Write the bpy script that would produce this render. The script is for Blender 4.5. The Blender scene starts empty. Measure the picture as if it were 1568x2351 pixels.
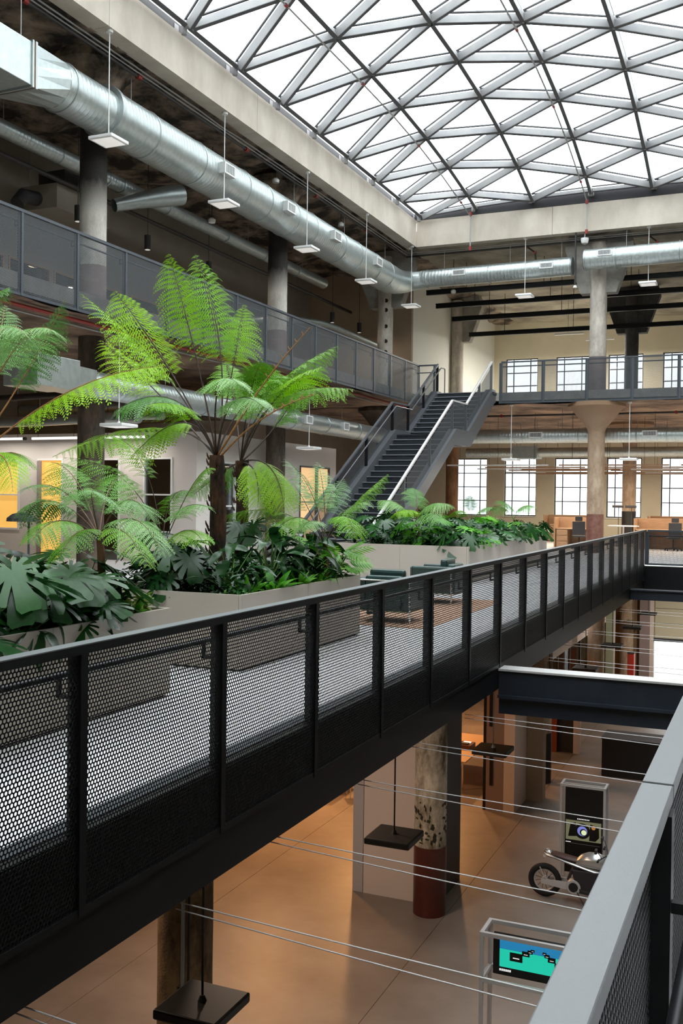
import bpy, bmesh, math, random
from mathutils import Vector, Matrix, noise
PI = math.pi
R = random.Random(7)
S = bpy.context.scene
COL = S.collection

# ------------------------------------------------------------------ camera
f_px = 2285.0
cam_d = bpy.data.cameras.new('camera')
cam = bpy.data.objects.new('camera', cam_d)
COL.objects.link(cam)
S.camera = cam
cam_d.sensor_fit = 'HORIZONTAL'
cam_d.sensor_width = 36.0
cam_d.lens = f_px / 1568.0 * 36.0
cam_d.clip_start = 0.05
cam_d.clip_end = 800
rot = Matrix(((0.91735043, -0.0170584, 0.39771497),
              (0.39787813, 0.00742759, -0.91740821),
              (0.01269545, 0.99982691, 0.01360087)))
cam.matrix_world = Matrix.Translation((0, 0, 1.75)) @ rot.to_4x4()

# ------------------------------------------------------------------ sky, exposure
W = bpy.data.worlds.new('overcast_sky')
S.world = W
W.use_nodes = True
bg = W.node_tree.nodes['Background']
bg.inputs['Color'].default_value = (0.93, 0.97, 1.0, 1)
bg.inputs['Strength'].default_value = 7.0
S.view_settings.view_transform = 'Standard'
S.view_settings.look = 'None'
S.view_settings.exposure = 0.0
S.view_settings.gamma = 1.0
S.view_settings.use_curve_mapping = False
S.cycles.transparent_max_bounces = 24
S.cycles.max_bounces = 8
S.cycles.diffuse_bounces = 5
S.cycles.glossy_bounces = 3
S.cycles.caustics_reflective = False
S.cycles.caustics_refractive = False

# ------------------------------------------------------------------ helpers
def new_obj(name, data, parent=None):
    o = bpy.data.objects.new(name, data)
    COL.objects.link(o)
    if parent is not None:
        o.parent = parent
    return o

def tag(o, label=None, cat=None, group=None, kind=None):
    if label: o['label'] = label
    if cat: o['category'] = cat
    if group: o['group'] = group
    if kind: o['kind'] = kind
    return o

def thing(name, label, cat, loc=(0, 0, 0), group=None, rz=0.0):
    o = new_obj(name, None)
    o.location = loc
    o.rotation_euler = (0, 0, rz)
    o.empty_display_size = 0.1
    return tag(o, label, cat, group)

class MB:
    """collects simple shapes in world coordinates, links them as one mesh object"""
    def __init__(s):
        s.v = []; s.f = []; s.m = []; s.mi = 0
    def add(s, vs, fs):
        b = len(s.v)
        s.v.extend([tuple(v) for v in vs])
        for f in fs:
            s.f.append(tuple(b + i for i in f)); s.m.append(s.mi)
        return s
    def box(s, x0, x1, y0, y1, z0, z1):
        vs = [(x, y, z) for z in (z0, z1) for y in (y0, y1) for x in (x0, x1)]
        return s.add(vs, [(0, 2, 3, 1), (4, 5, 7, 6), (0, 1, 5, 4), (2, 6, 7, 3), (0, 4, 6, 2), (1, 3, 7, 5)])
    def bar(s, p0, p1, w, h, up=(0, 0, 1)):
        """rectangular bar from p0 to p1, w across, h along up"""
        p0 = Vector(p0); p1 = Vector(p1)
        t = (p1 - p0).normalized()
        a = t.cross(Vector(up))
        if a.length < 1e-4: a = t.cross(Vector((1, 0, 0)))
        a.normalize(); b = a.cross(t).normalized()
        vs = []
        for p in (p0, p1):
            for i, j in ((-1, -1), (1, -1), (1, 1), (-1, 1)):
                vs.append(p + a * (i * w / 2) + b * (j * h / 2))
        return s.add(vs, [(0, 1, 2, 3), (7, 6, 5, 4), (0, 4, 5, 1), (1, 5, 6, 2), (2, 6, 7, 3), (3, 7, 4, 0)])
    def tube(s, pts, r, n=10, caps=True):
        """tube along points, r a number or a list"""
        pts = [Vector(p) for p in pts]
        k = len(pts)
        rs = r if isinstance(r, (list, tuple)) else [r] * k
        t0 = (pts[1] - pts[0]).normalized()
        a = t0.cross(Vector((0, 0, 1)))
        if a.length < 1e-3: a = t0.cross(Vector((1, 0, 0)))
        a.normalize()
        vs = []
        for i, p in enumerate(pts):
            t = (pts[min(i + 1, k - 1)] - pts[max(i - 1, 0)]).normalized()
            a = (a - t * a.dot(t))
            if a.length < 1e-5: a = t.orthogonal()
            a.normalize(); b = t.cross(a)
            for j in range(n):
                q = 2 * PI * j / n
                vs.append(p + (a * math.cos(q) + b * math.sin(q)) * rs[i])
        fs = []
        for i in range(k - 1):
            for j in range(n):
                j2 = (j + 1) % n
                fs.append((i * n + j, i * n + j2, (i + 1) * n + j2, (i + 1) * n + j))
        if caps:
            fs.append(tuple(range(n - 1, -1, -1)))
            fs.append(tuple((k - 1) * n + j for j in range(n)))
        return s.add(vs, fs)
    def lathe(s, c, prof, n=24, axis='Z'):
        """prof list of (radius, height) around axis through c"""
        c = Vector(c); vs = []; k = len(prof)
        for r, h in prof:
            for j in range(n):
                q = 2 * PI * j / n
                u, w = r * math.cos(q), r * math.sin(q)
                d = (u, w, h) if axis == 'Z' else ((h, u, w) if axis == 'X' else (u, h, w))
                vs.append(c + Vector(d))
        fs = []
        for i in range(k - 1):
            for j in range(n):
                j2 = (j + 1) % n
                fs.append((i * n + j, i * n + j2, (i + 1) * n + j2, (i + 1) * n + j))
        fs.append(tuple(range(n - 1, -1, -1))); fs.append(tuple((k - 1) * n + j for j in range(n)))
        return s.add(vs, fs)
    def torus(s, c, R0, r, axis='Y', n=28, m=8):
        c = Vector(c); vs = []; fs = []
        for i in range(n):
            q = 2 * PI * i / n
            for j in range(m):
                w = 2 * PI * j / m
                rr = R0 + r * math.cos(w); h = r * math.sin(w)
                u, v = rr * math.cos(q), rr * math.sin(q)
                vs.append(c + Vector((u, h, v) if axis == 'Y' else ((u, v, h) if axis == 'Z' else (h, u, v))))
                fs.append((i * m + j, i * m + (j + 1) % m, ((i + 1) % n) * m + (j + 1) % m, ((i + 1) % n) * m + j))
        return s.add(vs, fs)
    def prism(s, poly, d, origin=(0, 0, 0), u=(1, 0, 0), v=(0, 0, 1), w=(0, 1, 0)):
        """poly of (a,b) in plane u,v extruded by d along w from origin"""
        o = Vector(origin); u = Vector(u); v = Vector(v); w = Vector(w)
        n = len(poly)
        vs = [o + u * a + v * b for a, b in poly] + [o + u * a + v * b + w * d for a, b in poly]
        fs = [tuple(range(n)), tuple(range(2 * n - 1, n - 1, -1))]
        for i in range(n):
            j = (i + 1) % n
            fs.append((i, i + n, j + n, j))
        return s.add(vs, fs)
    def build(s, name, mat, parent=None, smooth=False, bevel=0, label=None, kind=None):
        me = bpy.data.meshes.new(name)
        off = Vector((0, 0, 0))
        q = parent
        while q is not None:
            off = off + Vector(q.location); q = q.parent
        vs = [(a - off.x, b - off.y, c - off.z) for a, b, c in s.v] if off.length else s.v
        me.from_pydata(vs, [], s.f)
        for m in (mat if isinstance(mat, (list, tuple)) else [mat]): me.materials.append(m)
        if any(s.m): me.polygons.foreach_set('material_index', s.m)
        if smooth:
            me.polygons.foreach_set('use_smooth', [True] * len(me.polygons))
            try: me.set_sharp_from_angle(angle=math.radians(38))
            except Exception: pass
        me.update()
        o = new_obj(name, me, parent)
        if bevel:
            bm = bmesh.new(); bm.from_mesh(me)
            bmesh.ops.recalc_face_normals(bm, faces=bm.faces)
            es = [e for e in bm.edges if len(e.link_faces) == 2 and e.calc_face_angle(0) > 0.6]
            bmesh.ops.bevel(bm, geom=es, offset=bevel, segments=2, affect='EDGES', profile=0.5)
            bm.to_mesh(me); bm.free()
        if label: o['label'] = label
        if kind: o['kind'] = kind
        return o

def share(o, name, parent, loc=(0, 0, 0), rotm=None, scale=None):
    """another object with the same mesh data (location is relative to the parent)"""
    c = new_obj(name, o if isinstance(o, bpy.types.Mesh) else o.data, parent)
    c.location = loc
    if rotm is not None: c.rotation_euler = rotm
    if scale is not None: c.scale = scale
    return c

def copy_tree(o, loc, label=None, rz=None, parent=None):
    c = o.copy(); COL.objects.link(c)
    if parent is None: c.location = loc
    else: c.parent = parent
    if label: c['label'] = label
    if rz is not None: c.rotation_euler = (0, 0, rz)
    for ch in list(o.children): copy_tree(ch, None, None, None, c)
    return c

# ------------------------------------------------------------------ materials
def base_mat(name):
    m = bpy.data.materials.new(name); m.use_nodes = True
    nt = m.node_tree; b = nt.nodes['Principled BSDF']
    return m, nt, b, nt.nodes.new, nt.links.new

def mat(name, col, rough=0.5, metal=0.0, col2=None, nscale=4.0, contrast=(0.35, 0.65), bump=0.0, bscale=60.0,
        emit=None, estr=0.0, spec=0.5, stretch=(1, 1, 1), detail=6.0):
    m, nt, b, N, L = base_mat(name)
    b.inputs['Base Color'].default_value = (*col, 1)
    b.inputs['Roughness'].default_value = rough
    b.inputs['Metallic'].default_value = metal
    b.inputs['Specular IOR Level'].default_value = spec
    if col2 or bump:
        tc = N('ShaderNodeTexCoord'); mp = N('ShaderNodeMapping')
        mp.inputs['Scale'].default_value = stretch
        L(tc.outputs['Object'], mp.inputs['Vector'])
    if col2:
        nz = N('ShaderNodeTexNoise'); nz.inputs['Scale'].default_value = nscale; nz.inputs['Detail'].default_value = detail
        nz.inputs['Roughness'].default_value = 0.62
        L(mp.outputs[0], nz.inputs['Vector'])
        rp = N('ShaderNodeValToRGB')
        rp.color_ramp.elements[0].position = contrast[0]; rp.color_ramp.elements[0].color = (*col, 1)
        rp.color_ramp.elements[1].position = contrast[1]; rp.color_ramp.elements[1].color = (*col2, 1)
        L(nz.outputs['Fac'], rp.inputs[0]); L(rp.outputs[0], b.inputs['Base Color'])
    if bump:
        n2 = N('ShaderNodeTexNoise'); n2.inputs['Scale'].default_value = bscale; n2.inputs['Detail'].default_value = 5
        L(mp.outputs[0], n2.inputs['Vector'])
        bp = N('ShaderNodeBump'); bp.inputs['Strength'].default_value = bump; bp.inputs['Distance'].default_value = 0.02
        L(n2.outputs['Fac'], bp.inputs['Height']); L(bp.outputs[0], b.inputs['Normal'])
    if emit:
        b.inputs['Emission Color'].default_value = (*emit, 1)
        b.inputs['Emission Strength'].default_value = estr
    return m

def galv(name, axis, pitch):
    """spiral-seamed galvanised duct: fine seam relief across the axis"""
    m, nt, b, N, L = base_mat(name)
    b.inputs['Metallic'].default_value = 0.85
    tc = N('ShaderNodeTexCoord')
    nz = N('ShaderNodeTexNoise'); nz.inputs['Scale'].default_value = 9; nz.inputs['Detail'].default_value = 4
    L(tc.outputs['Object'], nz.inputs['Vector'])
    rp = N('ShaderNodeValToRGB')
    rp.color_ramp.elements[0].color = (0.36, 0.41, 0.41, 1); rp.color_ramp.elements[1].color = (0.58, 0.63, 0.62, 1)
    L(nz.outputs['Fac'], rp.inputs[0]); L(rp.outputs[0], b.inputs['Base Color'])
    r2 = N('ShaderNodeMapRange'); r2.inputs['To Min'].default_value = 0.28; r2.inputs['To Max'].default_value = 0.5
    L(nz.outputs['Fac'], r2.inputs['Value']); L(r2.outputs[0], b.inputs['Roughness'])
    if pitch:
        wv = N('ShaderNodeTexWave'); wv.bands_direction = axis; wv.inputs['Scale'].default_value = 0.314 / pitch
        wv.inputs['Distortion'].default_value = 0.0
        L(tc.outputs['Object'], wv.inputs['Vector'])
        pw = N('ShaderNodeMath'); pw.operation = 'POWER'; pw.inputs[1].default_value = 6
        L(wv.outputs['Fac'], pw.inputs[0])
        bp = N('ShaderNodeBump'); bp.inputs['Strength'].default_value = 0.35; bp.inputs['Distance'].default_value = 0.01
        L(pw.outputs[0], bp.inputs['Height']); L(bp.outputs[0], b.inputs['Normal'])
    return m

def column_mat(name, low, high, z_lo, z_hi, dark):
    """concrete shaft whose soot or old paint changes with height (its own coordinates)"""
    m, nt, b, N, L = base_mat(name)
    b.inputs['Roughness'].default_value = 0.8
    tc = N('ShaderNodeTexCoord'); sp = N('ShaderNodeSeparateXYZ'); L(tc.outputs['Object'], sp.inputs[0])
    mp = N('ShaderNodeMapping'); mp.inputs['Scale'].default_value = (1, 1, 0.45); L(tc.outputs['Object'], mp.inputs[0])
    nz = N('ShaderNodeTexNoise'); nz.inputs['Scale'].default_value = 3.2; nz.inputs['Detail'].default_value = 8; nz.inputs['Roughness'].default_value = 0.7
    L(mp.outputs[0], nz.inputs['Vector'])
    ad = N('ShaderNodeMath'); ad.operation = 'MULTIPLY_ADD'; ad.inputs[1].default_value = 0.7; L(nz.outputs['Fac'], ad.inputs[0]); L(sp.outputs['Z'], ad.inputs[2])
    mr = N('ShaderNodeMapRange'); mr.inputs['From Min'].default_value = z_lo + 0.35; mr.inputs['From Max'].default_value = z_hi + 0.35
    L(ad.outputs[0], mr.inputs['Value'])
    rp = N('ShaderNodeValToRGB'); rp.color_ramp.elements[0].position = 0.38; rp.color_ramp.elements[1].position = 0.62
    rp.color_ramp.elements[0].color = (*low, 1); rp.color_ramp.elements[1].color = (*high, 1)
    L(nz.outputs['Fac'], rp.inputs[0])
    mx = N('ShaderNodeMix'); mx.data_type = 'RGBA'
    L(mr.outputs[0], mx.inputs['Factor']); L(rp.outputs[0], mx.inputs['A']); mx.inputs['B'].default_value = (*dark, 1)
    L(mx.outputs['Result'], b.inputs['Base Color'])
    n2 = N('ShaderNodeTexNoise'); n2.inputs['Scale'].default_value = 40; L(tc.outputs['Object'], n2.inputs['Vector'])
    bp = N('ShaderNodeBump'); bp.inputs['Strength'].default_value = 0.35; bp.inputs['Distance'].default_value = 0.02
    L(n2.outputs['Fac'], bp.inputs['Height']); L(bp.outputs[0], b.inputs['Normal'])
    return m

def leaf_mat(name, c1, c2, rough, trans=0.25):
    m, nt, b, N, L = base_mat(name)
    oi = N('ShaderNodeObjectInfo')
    tc = N('ShaderNodeTexCoord'); nz = N('ShaderNodeTexNoise'); nz.inputs['Scale'].default_value = 5
    L(tc.outputs['Object'], nz.inputs['Vector'])
    ad = N('ShaderNodeMath'); ad.operation = 'MULTIPLY_ADD'; ad.inputs[1].default_value = 0.65
    L(oi.outputs['Random'], ad.inputs[0])
    m2 = N('ShaderNodeMath'); m2.operation = 'MULTIPLY'; m2.inputs[1].default_value = 0.45; L(nz.outputs['Fac'], m2.inputs[0]); L(m2.outputs[0], ad.inputs[2])
    rp = N('ShaderNodeValToRGB'); rp.color_ramp.elements[0].position = 0.15; rp.color_ramp.elements[1].position = 0.85
    rp.color_ramp.elements[0].color = (*c1, 1); rp.color_ramp.elements[1].color = (*c2, 1)
    L(ad.outputs[0], rp.inputs[0]); L(rp.outputs[0], b.inputs['Base Color'])
    b.inputs['Roughness'].default_value = rough
    b.inputs['Specular IOR Level'].default_value = 0.36
    tr = N('ShaderNodeBsdfTranslucent'); L(rp.outputs[0], tr.inputs['Color'])
    mx = N('ShaderNodeMixShader'); mx.inputs[0].default_value = trans
    L(b.outputs[0], mx.inputs[1]); L(tr.outputs[0], mx.inputs[2])
    L(mx.outputs[0], nt.nodes['Material Output'].inputs['Surface'])
    return m

def glass_mat(name, tint, gloss=0.08):
    m, nt, b, N, L = base_mat(name)
    nt.nodes.remove(b)
    t = N('ShaderNodeBsdfTransparent'); t.inputs['Color'].default_value = (*tint, 1)
    g = N('ShaderNodeBsdfGlossy'); g.inputs['Roughness'].default_value = 0.03
    mx = N('ShaderNodeMixShader'); mx.inputs[0].default_value = gloss
    L(t.outputs[0], mx.inputs[1]); L(g.outputs[0], mx.inputs[2])
    L(mx.outputs[0], nt.nodes['Material Output'].inputs['Surface'])
    return m

M = {}
M['concrete_pale'] = mat('concrete_pale', (0.47, 0.415, 0.345), 0.85, col2=(0.61, 0.555, 0.475), nscale=1.2, bump=0.12, bscale=14, stretch=(1, 1, 0.5))
M['concrete_edge'] = mat('concrete_edge', (0.25, 0.235, 0.215), 0.9, col2=(0.36, 0.34, 0.31), nscale=3, bump=0.3, bscale=20)
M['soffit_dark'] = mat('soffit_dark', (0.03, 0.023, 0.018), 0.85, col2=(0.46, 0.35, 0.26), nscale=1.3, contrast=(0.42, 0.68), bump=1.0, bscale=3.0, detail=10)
M['soffit_brown'] = mat('soffit_brown', (0.08, 0.05, 0.034), 0.85, col2=(0.36, 0.24, 0.16), nscale=0.9, contrast=(0.36, 0.66), bump=0.8, bscale=2.5, detail=9)
M['soffit_pale'] = mat('soffit_pale', (0.20, 0.17, 0.13), 0.85, col2=(0.45, 0.40, 0.31), nscale=0.8, contrast=(0.35, 0.65), bump=0.5, bscale=3)
M['cream_wall'] = mat('cream_wall', (0.68, 0.62, 0.47), 0.75, col2=(0.74, 0.68, 0.53), nscale=0.7, bump=0.04)
M['white_wall'] = mat('white_wall', (0.78, 0.78, 0.71), 0.7, col2=(0.82, 0.82, 0.75), nscale=0.5)
M['tan_wall'] = mat('tan_wall', (0.36, 0.27, 0.19), 0.8, col2=(0.40, 0.31, 0.22), nscale=0.7)
M['dim_wall'] = mat('dim_wall', (0.25, 0.22, 0.185), 0.8, col2=(0.31, 0.275, 0.235), nscale=0.5)
M['taupe_wall'] = mat('taupe_wall', (0.66, 0.605, 0.56), 0.75, col2=(0.69, 0.635, 0.59), nscale=0.6)
M['blush_panel'] = mat('blush_panel', (0.74, 0.64, 0.585), 0.6, col2=(0.77, 0.67, 0.615), nscale=0.8)
M['mauve_panel'] = mat('mauve_panel', (0.30, 0.23, 0.22), 0.6)
M['lilac_trim'] = mat('lilac_trim', (0.52, 0.49, 0.52), 0.5)
M['charcoal'] = mat('charcoal', (0.035, 0.035, 0.04), 0.6)
M['black_steel'] = mat('black_steel', (0.007, 0.008, 0.010), 0.42, spec=0.3)
M['mesh_steel'] = mat('mesh_steel', (0.007, 0.008, 0.010), 0.5, spec=0.3)
M['blue_steel'] = mat('blue_steel', (0.045, 0.055, 0.068), 0.45, spec=0.5)
M['mesh_blue'] = mat('mesh_blue', (0.05, 0.058, 0.066), 0.5, spec=0.5)
M['navy_steel'] = mat('navy_steel', (0.012, 0.018, 0.030), 0.5, col2=(0.018, 0.026, 0.040), nscale=3)
M['rail_cap'] = mat('rail_cap', (0.14, 0.148, 0.16), 0.38, metal=0.0, spec=0.6, bump=0.03, bscale=160)
M['stair_steel'] = mat('stair_steel', (0.085, 0.09, 0.10), 0.34, spec=0.5)
M['tread'] = mat('tread', (0.016, 0.022, 0.030), 0.45)
M['nosing'] = mat('nosing', (0.24, 0.26, 0.29), 0.4)
M['dome_steel'] = mat('dome_steel', (0.20, 0.20, 0.21), 0.55, col2=(0.25, 0.245, 0.24), nscale=1.5)
M['dome_dark'] = mat('dome_dark', (0.02, 0.02, 0.023), 0.6)
M['dome_bar_shade'] = mat('dome_bar_shade', (0.07, 0.07, 0.075), 0.6)  # shade of the bar undersides, put into the colour
M['dome_glass'] = glass_mat('dome_glass', (0.96, 0.98, 0.98), 0.06)
M['window_glass'] = glass_mat('window_glass', (0.60, 0.62, 0.63), 0.08)
M['window_bar'] = mat('window_bar', (0.05, 0.055, 0.065), 0.5)
M['white_paint'] = mat('white_paint', (0.78, 0.78, 0.77), 0.5)
M['lamp_white'] = mat('lamp_white', (0.74, 0.74, 0.73), 0.45)
M['lamp_glow'] = mat('lamp_glow', (0.8, 0.8, 0.8), 0.5, emit=(1.0, 0.96, 0.9), estr=0.45)
M['lamp_black'] = mat('lamp_black', (0.02, 0.019, 0.018), 0.5)
M['lamp_glow_low'] = mat('lamp_glow_low', (0.8, 0.8, 0.8), 0.5, emit=(1.0, 0.86, 0.72), estr=4.0)
M['duct_y'] = galv('duct_y', 'Y', 0.12)
M['duct_x'] = galv('duct_x', 'X', 0.12)
M['duct_plain'] = galv('duct_plain', 'Y', 0)
M['duct_ring'] = mat('duct_ring', (0.42, 0.46, 0.46), 0.4, metal=0.8)
M['vent_white'] = mat('vent_white', (0.62, 0.63, 0.62), 0.4, metal=0.4)
M['vent_dark'] = mat('vent_dark', (0.10, 0.11, 0.11), 0.5)
M['pipe_dark'] = mat('pipe_dark', (0.025, 0.022, 0.02), 0.5)
M['pipe_grey'] = mat('pipe_grey', (0.32, 0.32, 0.31), 0.45, metal=0.5)
M['pipe_red'] = mat('pipe_red', (0.25, 0.02, 0.015), 0.5)
M['maroon'] = mat('maroon', (0.075, 0.016, 0.011), 0.32, col2=(0.11, 0.024, 0.016), nscale=2.5, spec=0.5)
M['maroon_worn'] = mat('maroon_worn', (0.15, 0.055, 0.04), 0.55, col2=(0.24, 0.11, 0.08), nscale=6)
M['mauve_band'] = mat('mauve_band', (0.16, 0.11, 0.105), 0.6, col2=(0.22, 0.16, 0.15), nscale=4)
M['black_band'] = mat('black_band', (0.02, 0.017, 0.015), 0.5)
M['carpet'] = mat('carpet', (0.56, 0.555, 0.565), 0.95, col2=(0.64, 0.63, 0.64), nscale=18, bump=0.2, bscale=240)
M['planter'] = mat('planter', (0.37, 0.32, 0.27), 0.6, col2=(0.395, 0.345, 0.295), nscale=0.8)
M['soil'] = mat('soil', (0.02, 0.013, 0.008), 0.95, col2=(0.05, 0.033, 0.02), nscale=18, bump=0.8, bscale=40)
M['polished'] = mat('polished', (0.18, 0.15, 0.13), 0.40, col2=(0.32, 0.275, 0.245), nscale=0.55, contrast=(0.3, 0.7), bump=0.02, bscale=50, detail=8)
M['joint'] = mat('joint', (0.10, 0.07, 0.05), 0.8)
M['rug'] = mat('rug', (0.50, 0.29, 0.19), 0.95, col2=(0.58, 0.37, 0.26), nscale=30, bump=0.3, bscale=200)
M['leather'] = mat('leather', (0.008, 0.030, 0.027), 0.38, col2=(0.013, 0.045, 0.040), nscale=6, bump=0.08, bscale=180)
M['fabric_grey'] = mat('fabric_grey', (0.42, 0.47, 0.48), 0.9, bump=0.1, bscale=150)
M['chrome'] = mat('chrome', (0.75, 0.75, 0.75), 0.12, metal=1.0)
M['alu'] = mat('alu', (0.62, 0.60, 0.59), 0.4, metal=0.25)
M['silver'] = mat('silver', (0.62, 0.61, 0.60), 0.28, metal=0.75)
M['rubber'] = mat('rubber', (0.012, 0.012, 0.012), 0.8)
M['brown_leather'] = mat('brown_leather', (0.07, 0.025, 0.015), 0.5)
M['dark_plastic'] = mat('dark_plastic', (0.025, 0.022, 0.027), 0.45)
M['oak'] = mat('oak', (0.34, 0.20, 0.115), 0.55, col2=(0.42, 0.26, 0.15), nscale=3, stretch=(1, 1, 6))
M['table_top'] = mat('table_top', (0.55, 0.36, 0.22), 0.4)
M['room_glow'] = mat('room_glow', (0.6, 0.4, 0.1), 0.8, emit=(1.0, 0.53, 0.12), estr=0.72)  # glow put into the pane itself instead of a lit room
M['room_warm'] = mat('room_warm', (0.6, 0.4, 0.2), 0.8, emit=(1.0, 0.62, 0.30), estr=0.75)  # emitting pane stands for the warm room behind it
M['screen_teal'] = mat('screen_teal', (0.0, 0.1, 0.08), 0.3, emit=(0.015, 0.60, 0.42), estr=0.9)
M['screen_blue'] = mat('screen_blue', (0.0, 0.05, 0.1), 0.3, emit=(0.02, 0.24, 0.50), estr=0.8)
M['screen_white'] = mat('screen_white', (0.5, 0.5, 0.5), 0.3, emit=(1, 1, 1), estr=0.8)
M['screen_dark'] = mat('screen_dark', (0.006, 0.006, 0.006), 0.3)
M['screen_olive'] = mat('screen_olive', (0.05, 0.05, 0.03), 0.3, emit=(0.15, 0.15, 0.085), estr=0.9)
M['screen_violet'] = mat('screen_violet', (0.05, 0.05, 0.1), 0.3, emit=(0.20, 0.22, 0.62), estr=0.9)
M['screen_lime'] = mat('screen_lime', (0.1, 0.1, 0.05), 0.3, emit=(0.75, 0.85, 0.5), estr=0.9)
M['screen_amber'] = mat('screen_amber', (0.1, 0.05, 0.02), 0.3, emit=(0.55, 0.24, 0.05), estr=0.7)
M['red_paint'] = mat('red_paint', (0.40, 0.03, 0.015), 0.45)
M['pale_green'] = mat('pale_green', (0.45, 0.50, 0.36), 0.6)
M['cream_panel'] = mat('cream_panel', (0.62, 0.58, 0.43), 0.6)
M['brown_panel'] = mat('brown_panel', (0.20, 0.12, 0.06), 0.65)
M['orange_panel'] = mat('orange_panel', (0.34, 0.07, 0.03), 0.6)
M['pane_glow'] = mat('pane_glow', (.8, .8, .8), 0.4, emit=(1.0, .93, .86), estr=0.95)  # panes emit by themselves, as if the room behind were bright
M['ground'] = mat('ground', (0.42, 0.43, 0.42), 0.9, col2=(0.52, 0.52, 0.50), nscale=0.2)
M['wire'] = mat('wire', (0.55, 0.53, 0.52), 0.4, metal=0.3)
M['fern_bright'] = leaf_mat('fern_bright', (0.13, 0.36, 0.004), (0.33, 0.58, 0.010), 0.42, 0.36)
M['fern_silver'] = leaf_mat('fern_silver', (0.07, 0.22, 0.035), (0.21, 0.41, 0.11), 0.32, 0.24)
M['fern_mid'] = leaf_mat('fern_mid', (0.055, 0.20, 0.006), (0.19, 0.43, 0.02), 0.40, 0.30)
M['leaf_dark'] = leaf_mat('leaf_dark', (0.005, 0.028, 0.007), (0.016, 0.070, 0.015), 0.25, 0.10)
M['leaf_monstera'] = leaf_mat('leaf_monstera', (0.006, 0.036, 0.008), (0.024, 0.105, 0.020), 0.26, 0.12)
M['leaf_fresh'] = leaf_mat('leaf_fresh', (0.05, 0.26, 0.012), (0.14, 0.46, 0.03), 0.40, 0.32)
M['leaf_moss'] = leaf_mat('leaf_moss', (0.05, 0.12, 0.01), (0.17, 0.25, 0.03), 0.55, 0.3)
M['stem_brown'] = mat('stem_brown', (0.085, 0.035, 0.014), 0.6, col2=(0.16, 0.07, 0.03), nscale=9)
M['stem_black'] = mat('stem_black', (0.022, 0.012, 0.008), 0.6, col2=(0.06, 0.025, 0.012), nscale=9)
M['stem_rust'] = mat('stem_rust', (0.26, 0.115, 0.035), 0.65, col2=(0.36, 0.17, 0.06), nscale=14)
M['stem_green'] = mat('stem_green', (0.10, 0.20, 0.04), 0.5)
M['trunk'] = mat('trunk', (0.016, 0.008, 0.005), 0.95, col2=(0.13, 0.052, 0.024), nscale=9, contrast=(0.42, 0.72), bump=1.0, bscale=28, stretch=(1, 1, 0.35))

HOLE_P = 0.025
def perforated(name, w, h, m, shear=0.0, thick=0.0015):
    """a steel sheet with real staggered holes, in the plane y,z from (0,0) to (w,h)"""
    p = HOLE_P; rc = p / math.sqrt(3); rh = p * 0.392; a = thick / 2
    vs = []; fs = []
    cs = [(math.cos(math.radians(60 * k + 30)), math.sin(math.radians(60 * k + 30))) for k in range(6)]
    nj = int(h / (p * 0.8660254)); ni = int(w / p)
    for j in range(nj):
        z = (j + 0.6) * p * 0.8660254
        for i in range(ni):
            y = (i + 0.5 + 0.5 * (j % 2)) * p
            if y > w - p * 0.4: continue
            b = len(vs)
            for x in (-a, a):
                for r in (rc, rh):
                    for c, s_ in cs: vs.append((x, y + r * c, z + r * s_))
            for k in range(6):
                k2 = (k + 1) % 6
                fs.append((b + k, b + k2, b + 6 + k2, b + 6 + k))
                fs.append((b + 12 + k2, b + 12 + k, b + 18 + k, b + 18 + k2))
                fs.append((b + 6 + k, b + 6 + k2, b + 18 + k2, b + 18 + k))
    if shear: vs = [(x, y, z + shear * y) for x, y, z in vs]
    me = bpy.data.meshes.new(name); me.from_pydata(vs, [], fs); me.materials.append(m); me.update()
    return me
# ------------------------------------------------------------------ large structure
Z1, Z3, ZR = -5.6, 5.5, 10.9
ORD = ['first', 'second', 'third', 'fourth', 'fifth', 'sixth', 'seventh', 'eighth', 'ninth', 'tenth', 'eleventh', 'twelfth', 'thirteenth', 'fourteenth']

def struct(name, mb, m, parent=None, **k):
    o = mb.build(name, m, parent, **k)
    if parent is None: o['kind'] = 'structure'
    return o

# ground floor of big polished concrete bays with sawn joints
fl = struct('floor', MB().box(-21, 8, -6, 51, Z1 - 0.3, Z1 - 0.02), M['joint'])
xs = [-21, -17.2, -13.2, -9.16, -5.2, -1.2, 3.0, 8.0]
ys = [-6, 6.4, 22.7, 39.0, 51]
for i in range(len(xs) - 1):
    for j in range(len(ys) - 1):
        MB().box(xs[i] + .004, xs[i + 1] - .004, ys[j] + .003, ys[j + 1] - .003, Z1 - 0.02, Z1).build('floor_slab', M['polished'], fl)
struct('floor', MB().box(-21, -3.22, -6, 28, -0.5, 0), M['carpet'])
struct('floor', MB().box(-21, 8, 28.02, 51, -0.5, 0), M['carpet'])
struct('floor', MB().box(-0.1, 8, -6, 28, -0.5, 0), M['carpet'])
struct('ceiling', MB().box(-21, -3.24, -6, 27.9, -0.6, -0.52), M['charcoal'])
struct('ceiling', MB().box(-21, 8, 28.1, 51, -0.6, -0.52), M['soffit_pale'])
struct('floor', MB().box(-21, -11.77, -6, 51, 5.22, Z3), M['concrete_edge'])
struct('floor', MB().box(-11.75, 8, 34.02, 51, 5.22, Z3), M['concrete_edge'])
struct('floor', MB().box(3.2, 8, -6, 34, 5.22, Z3), M['concrete_edge'])
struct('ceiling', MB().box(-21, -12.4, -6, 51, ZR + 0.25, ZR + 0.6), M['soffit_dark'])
struct('ceiling', MB().box(-12.4, 8, 34.4, 51, ZR + 0.25, ZR + 0.6), M['soffit_pale'])
struct('ceiling', MB().box(2.8, 8, -6, 34.4, ZR + 0.25, ZR + 0.6), M['soffit_pale'])
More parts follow.
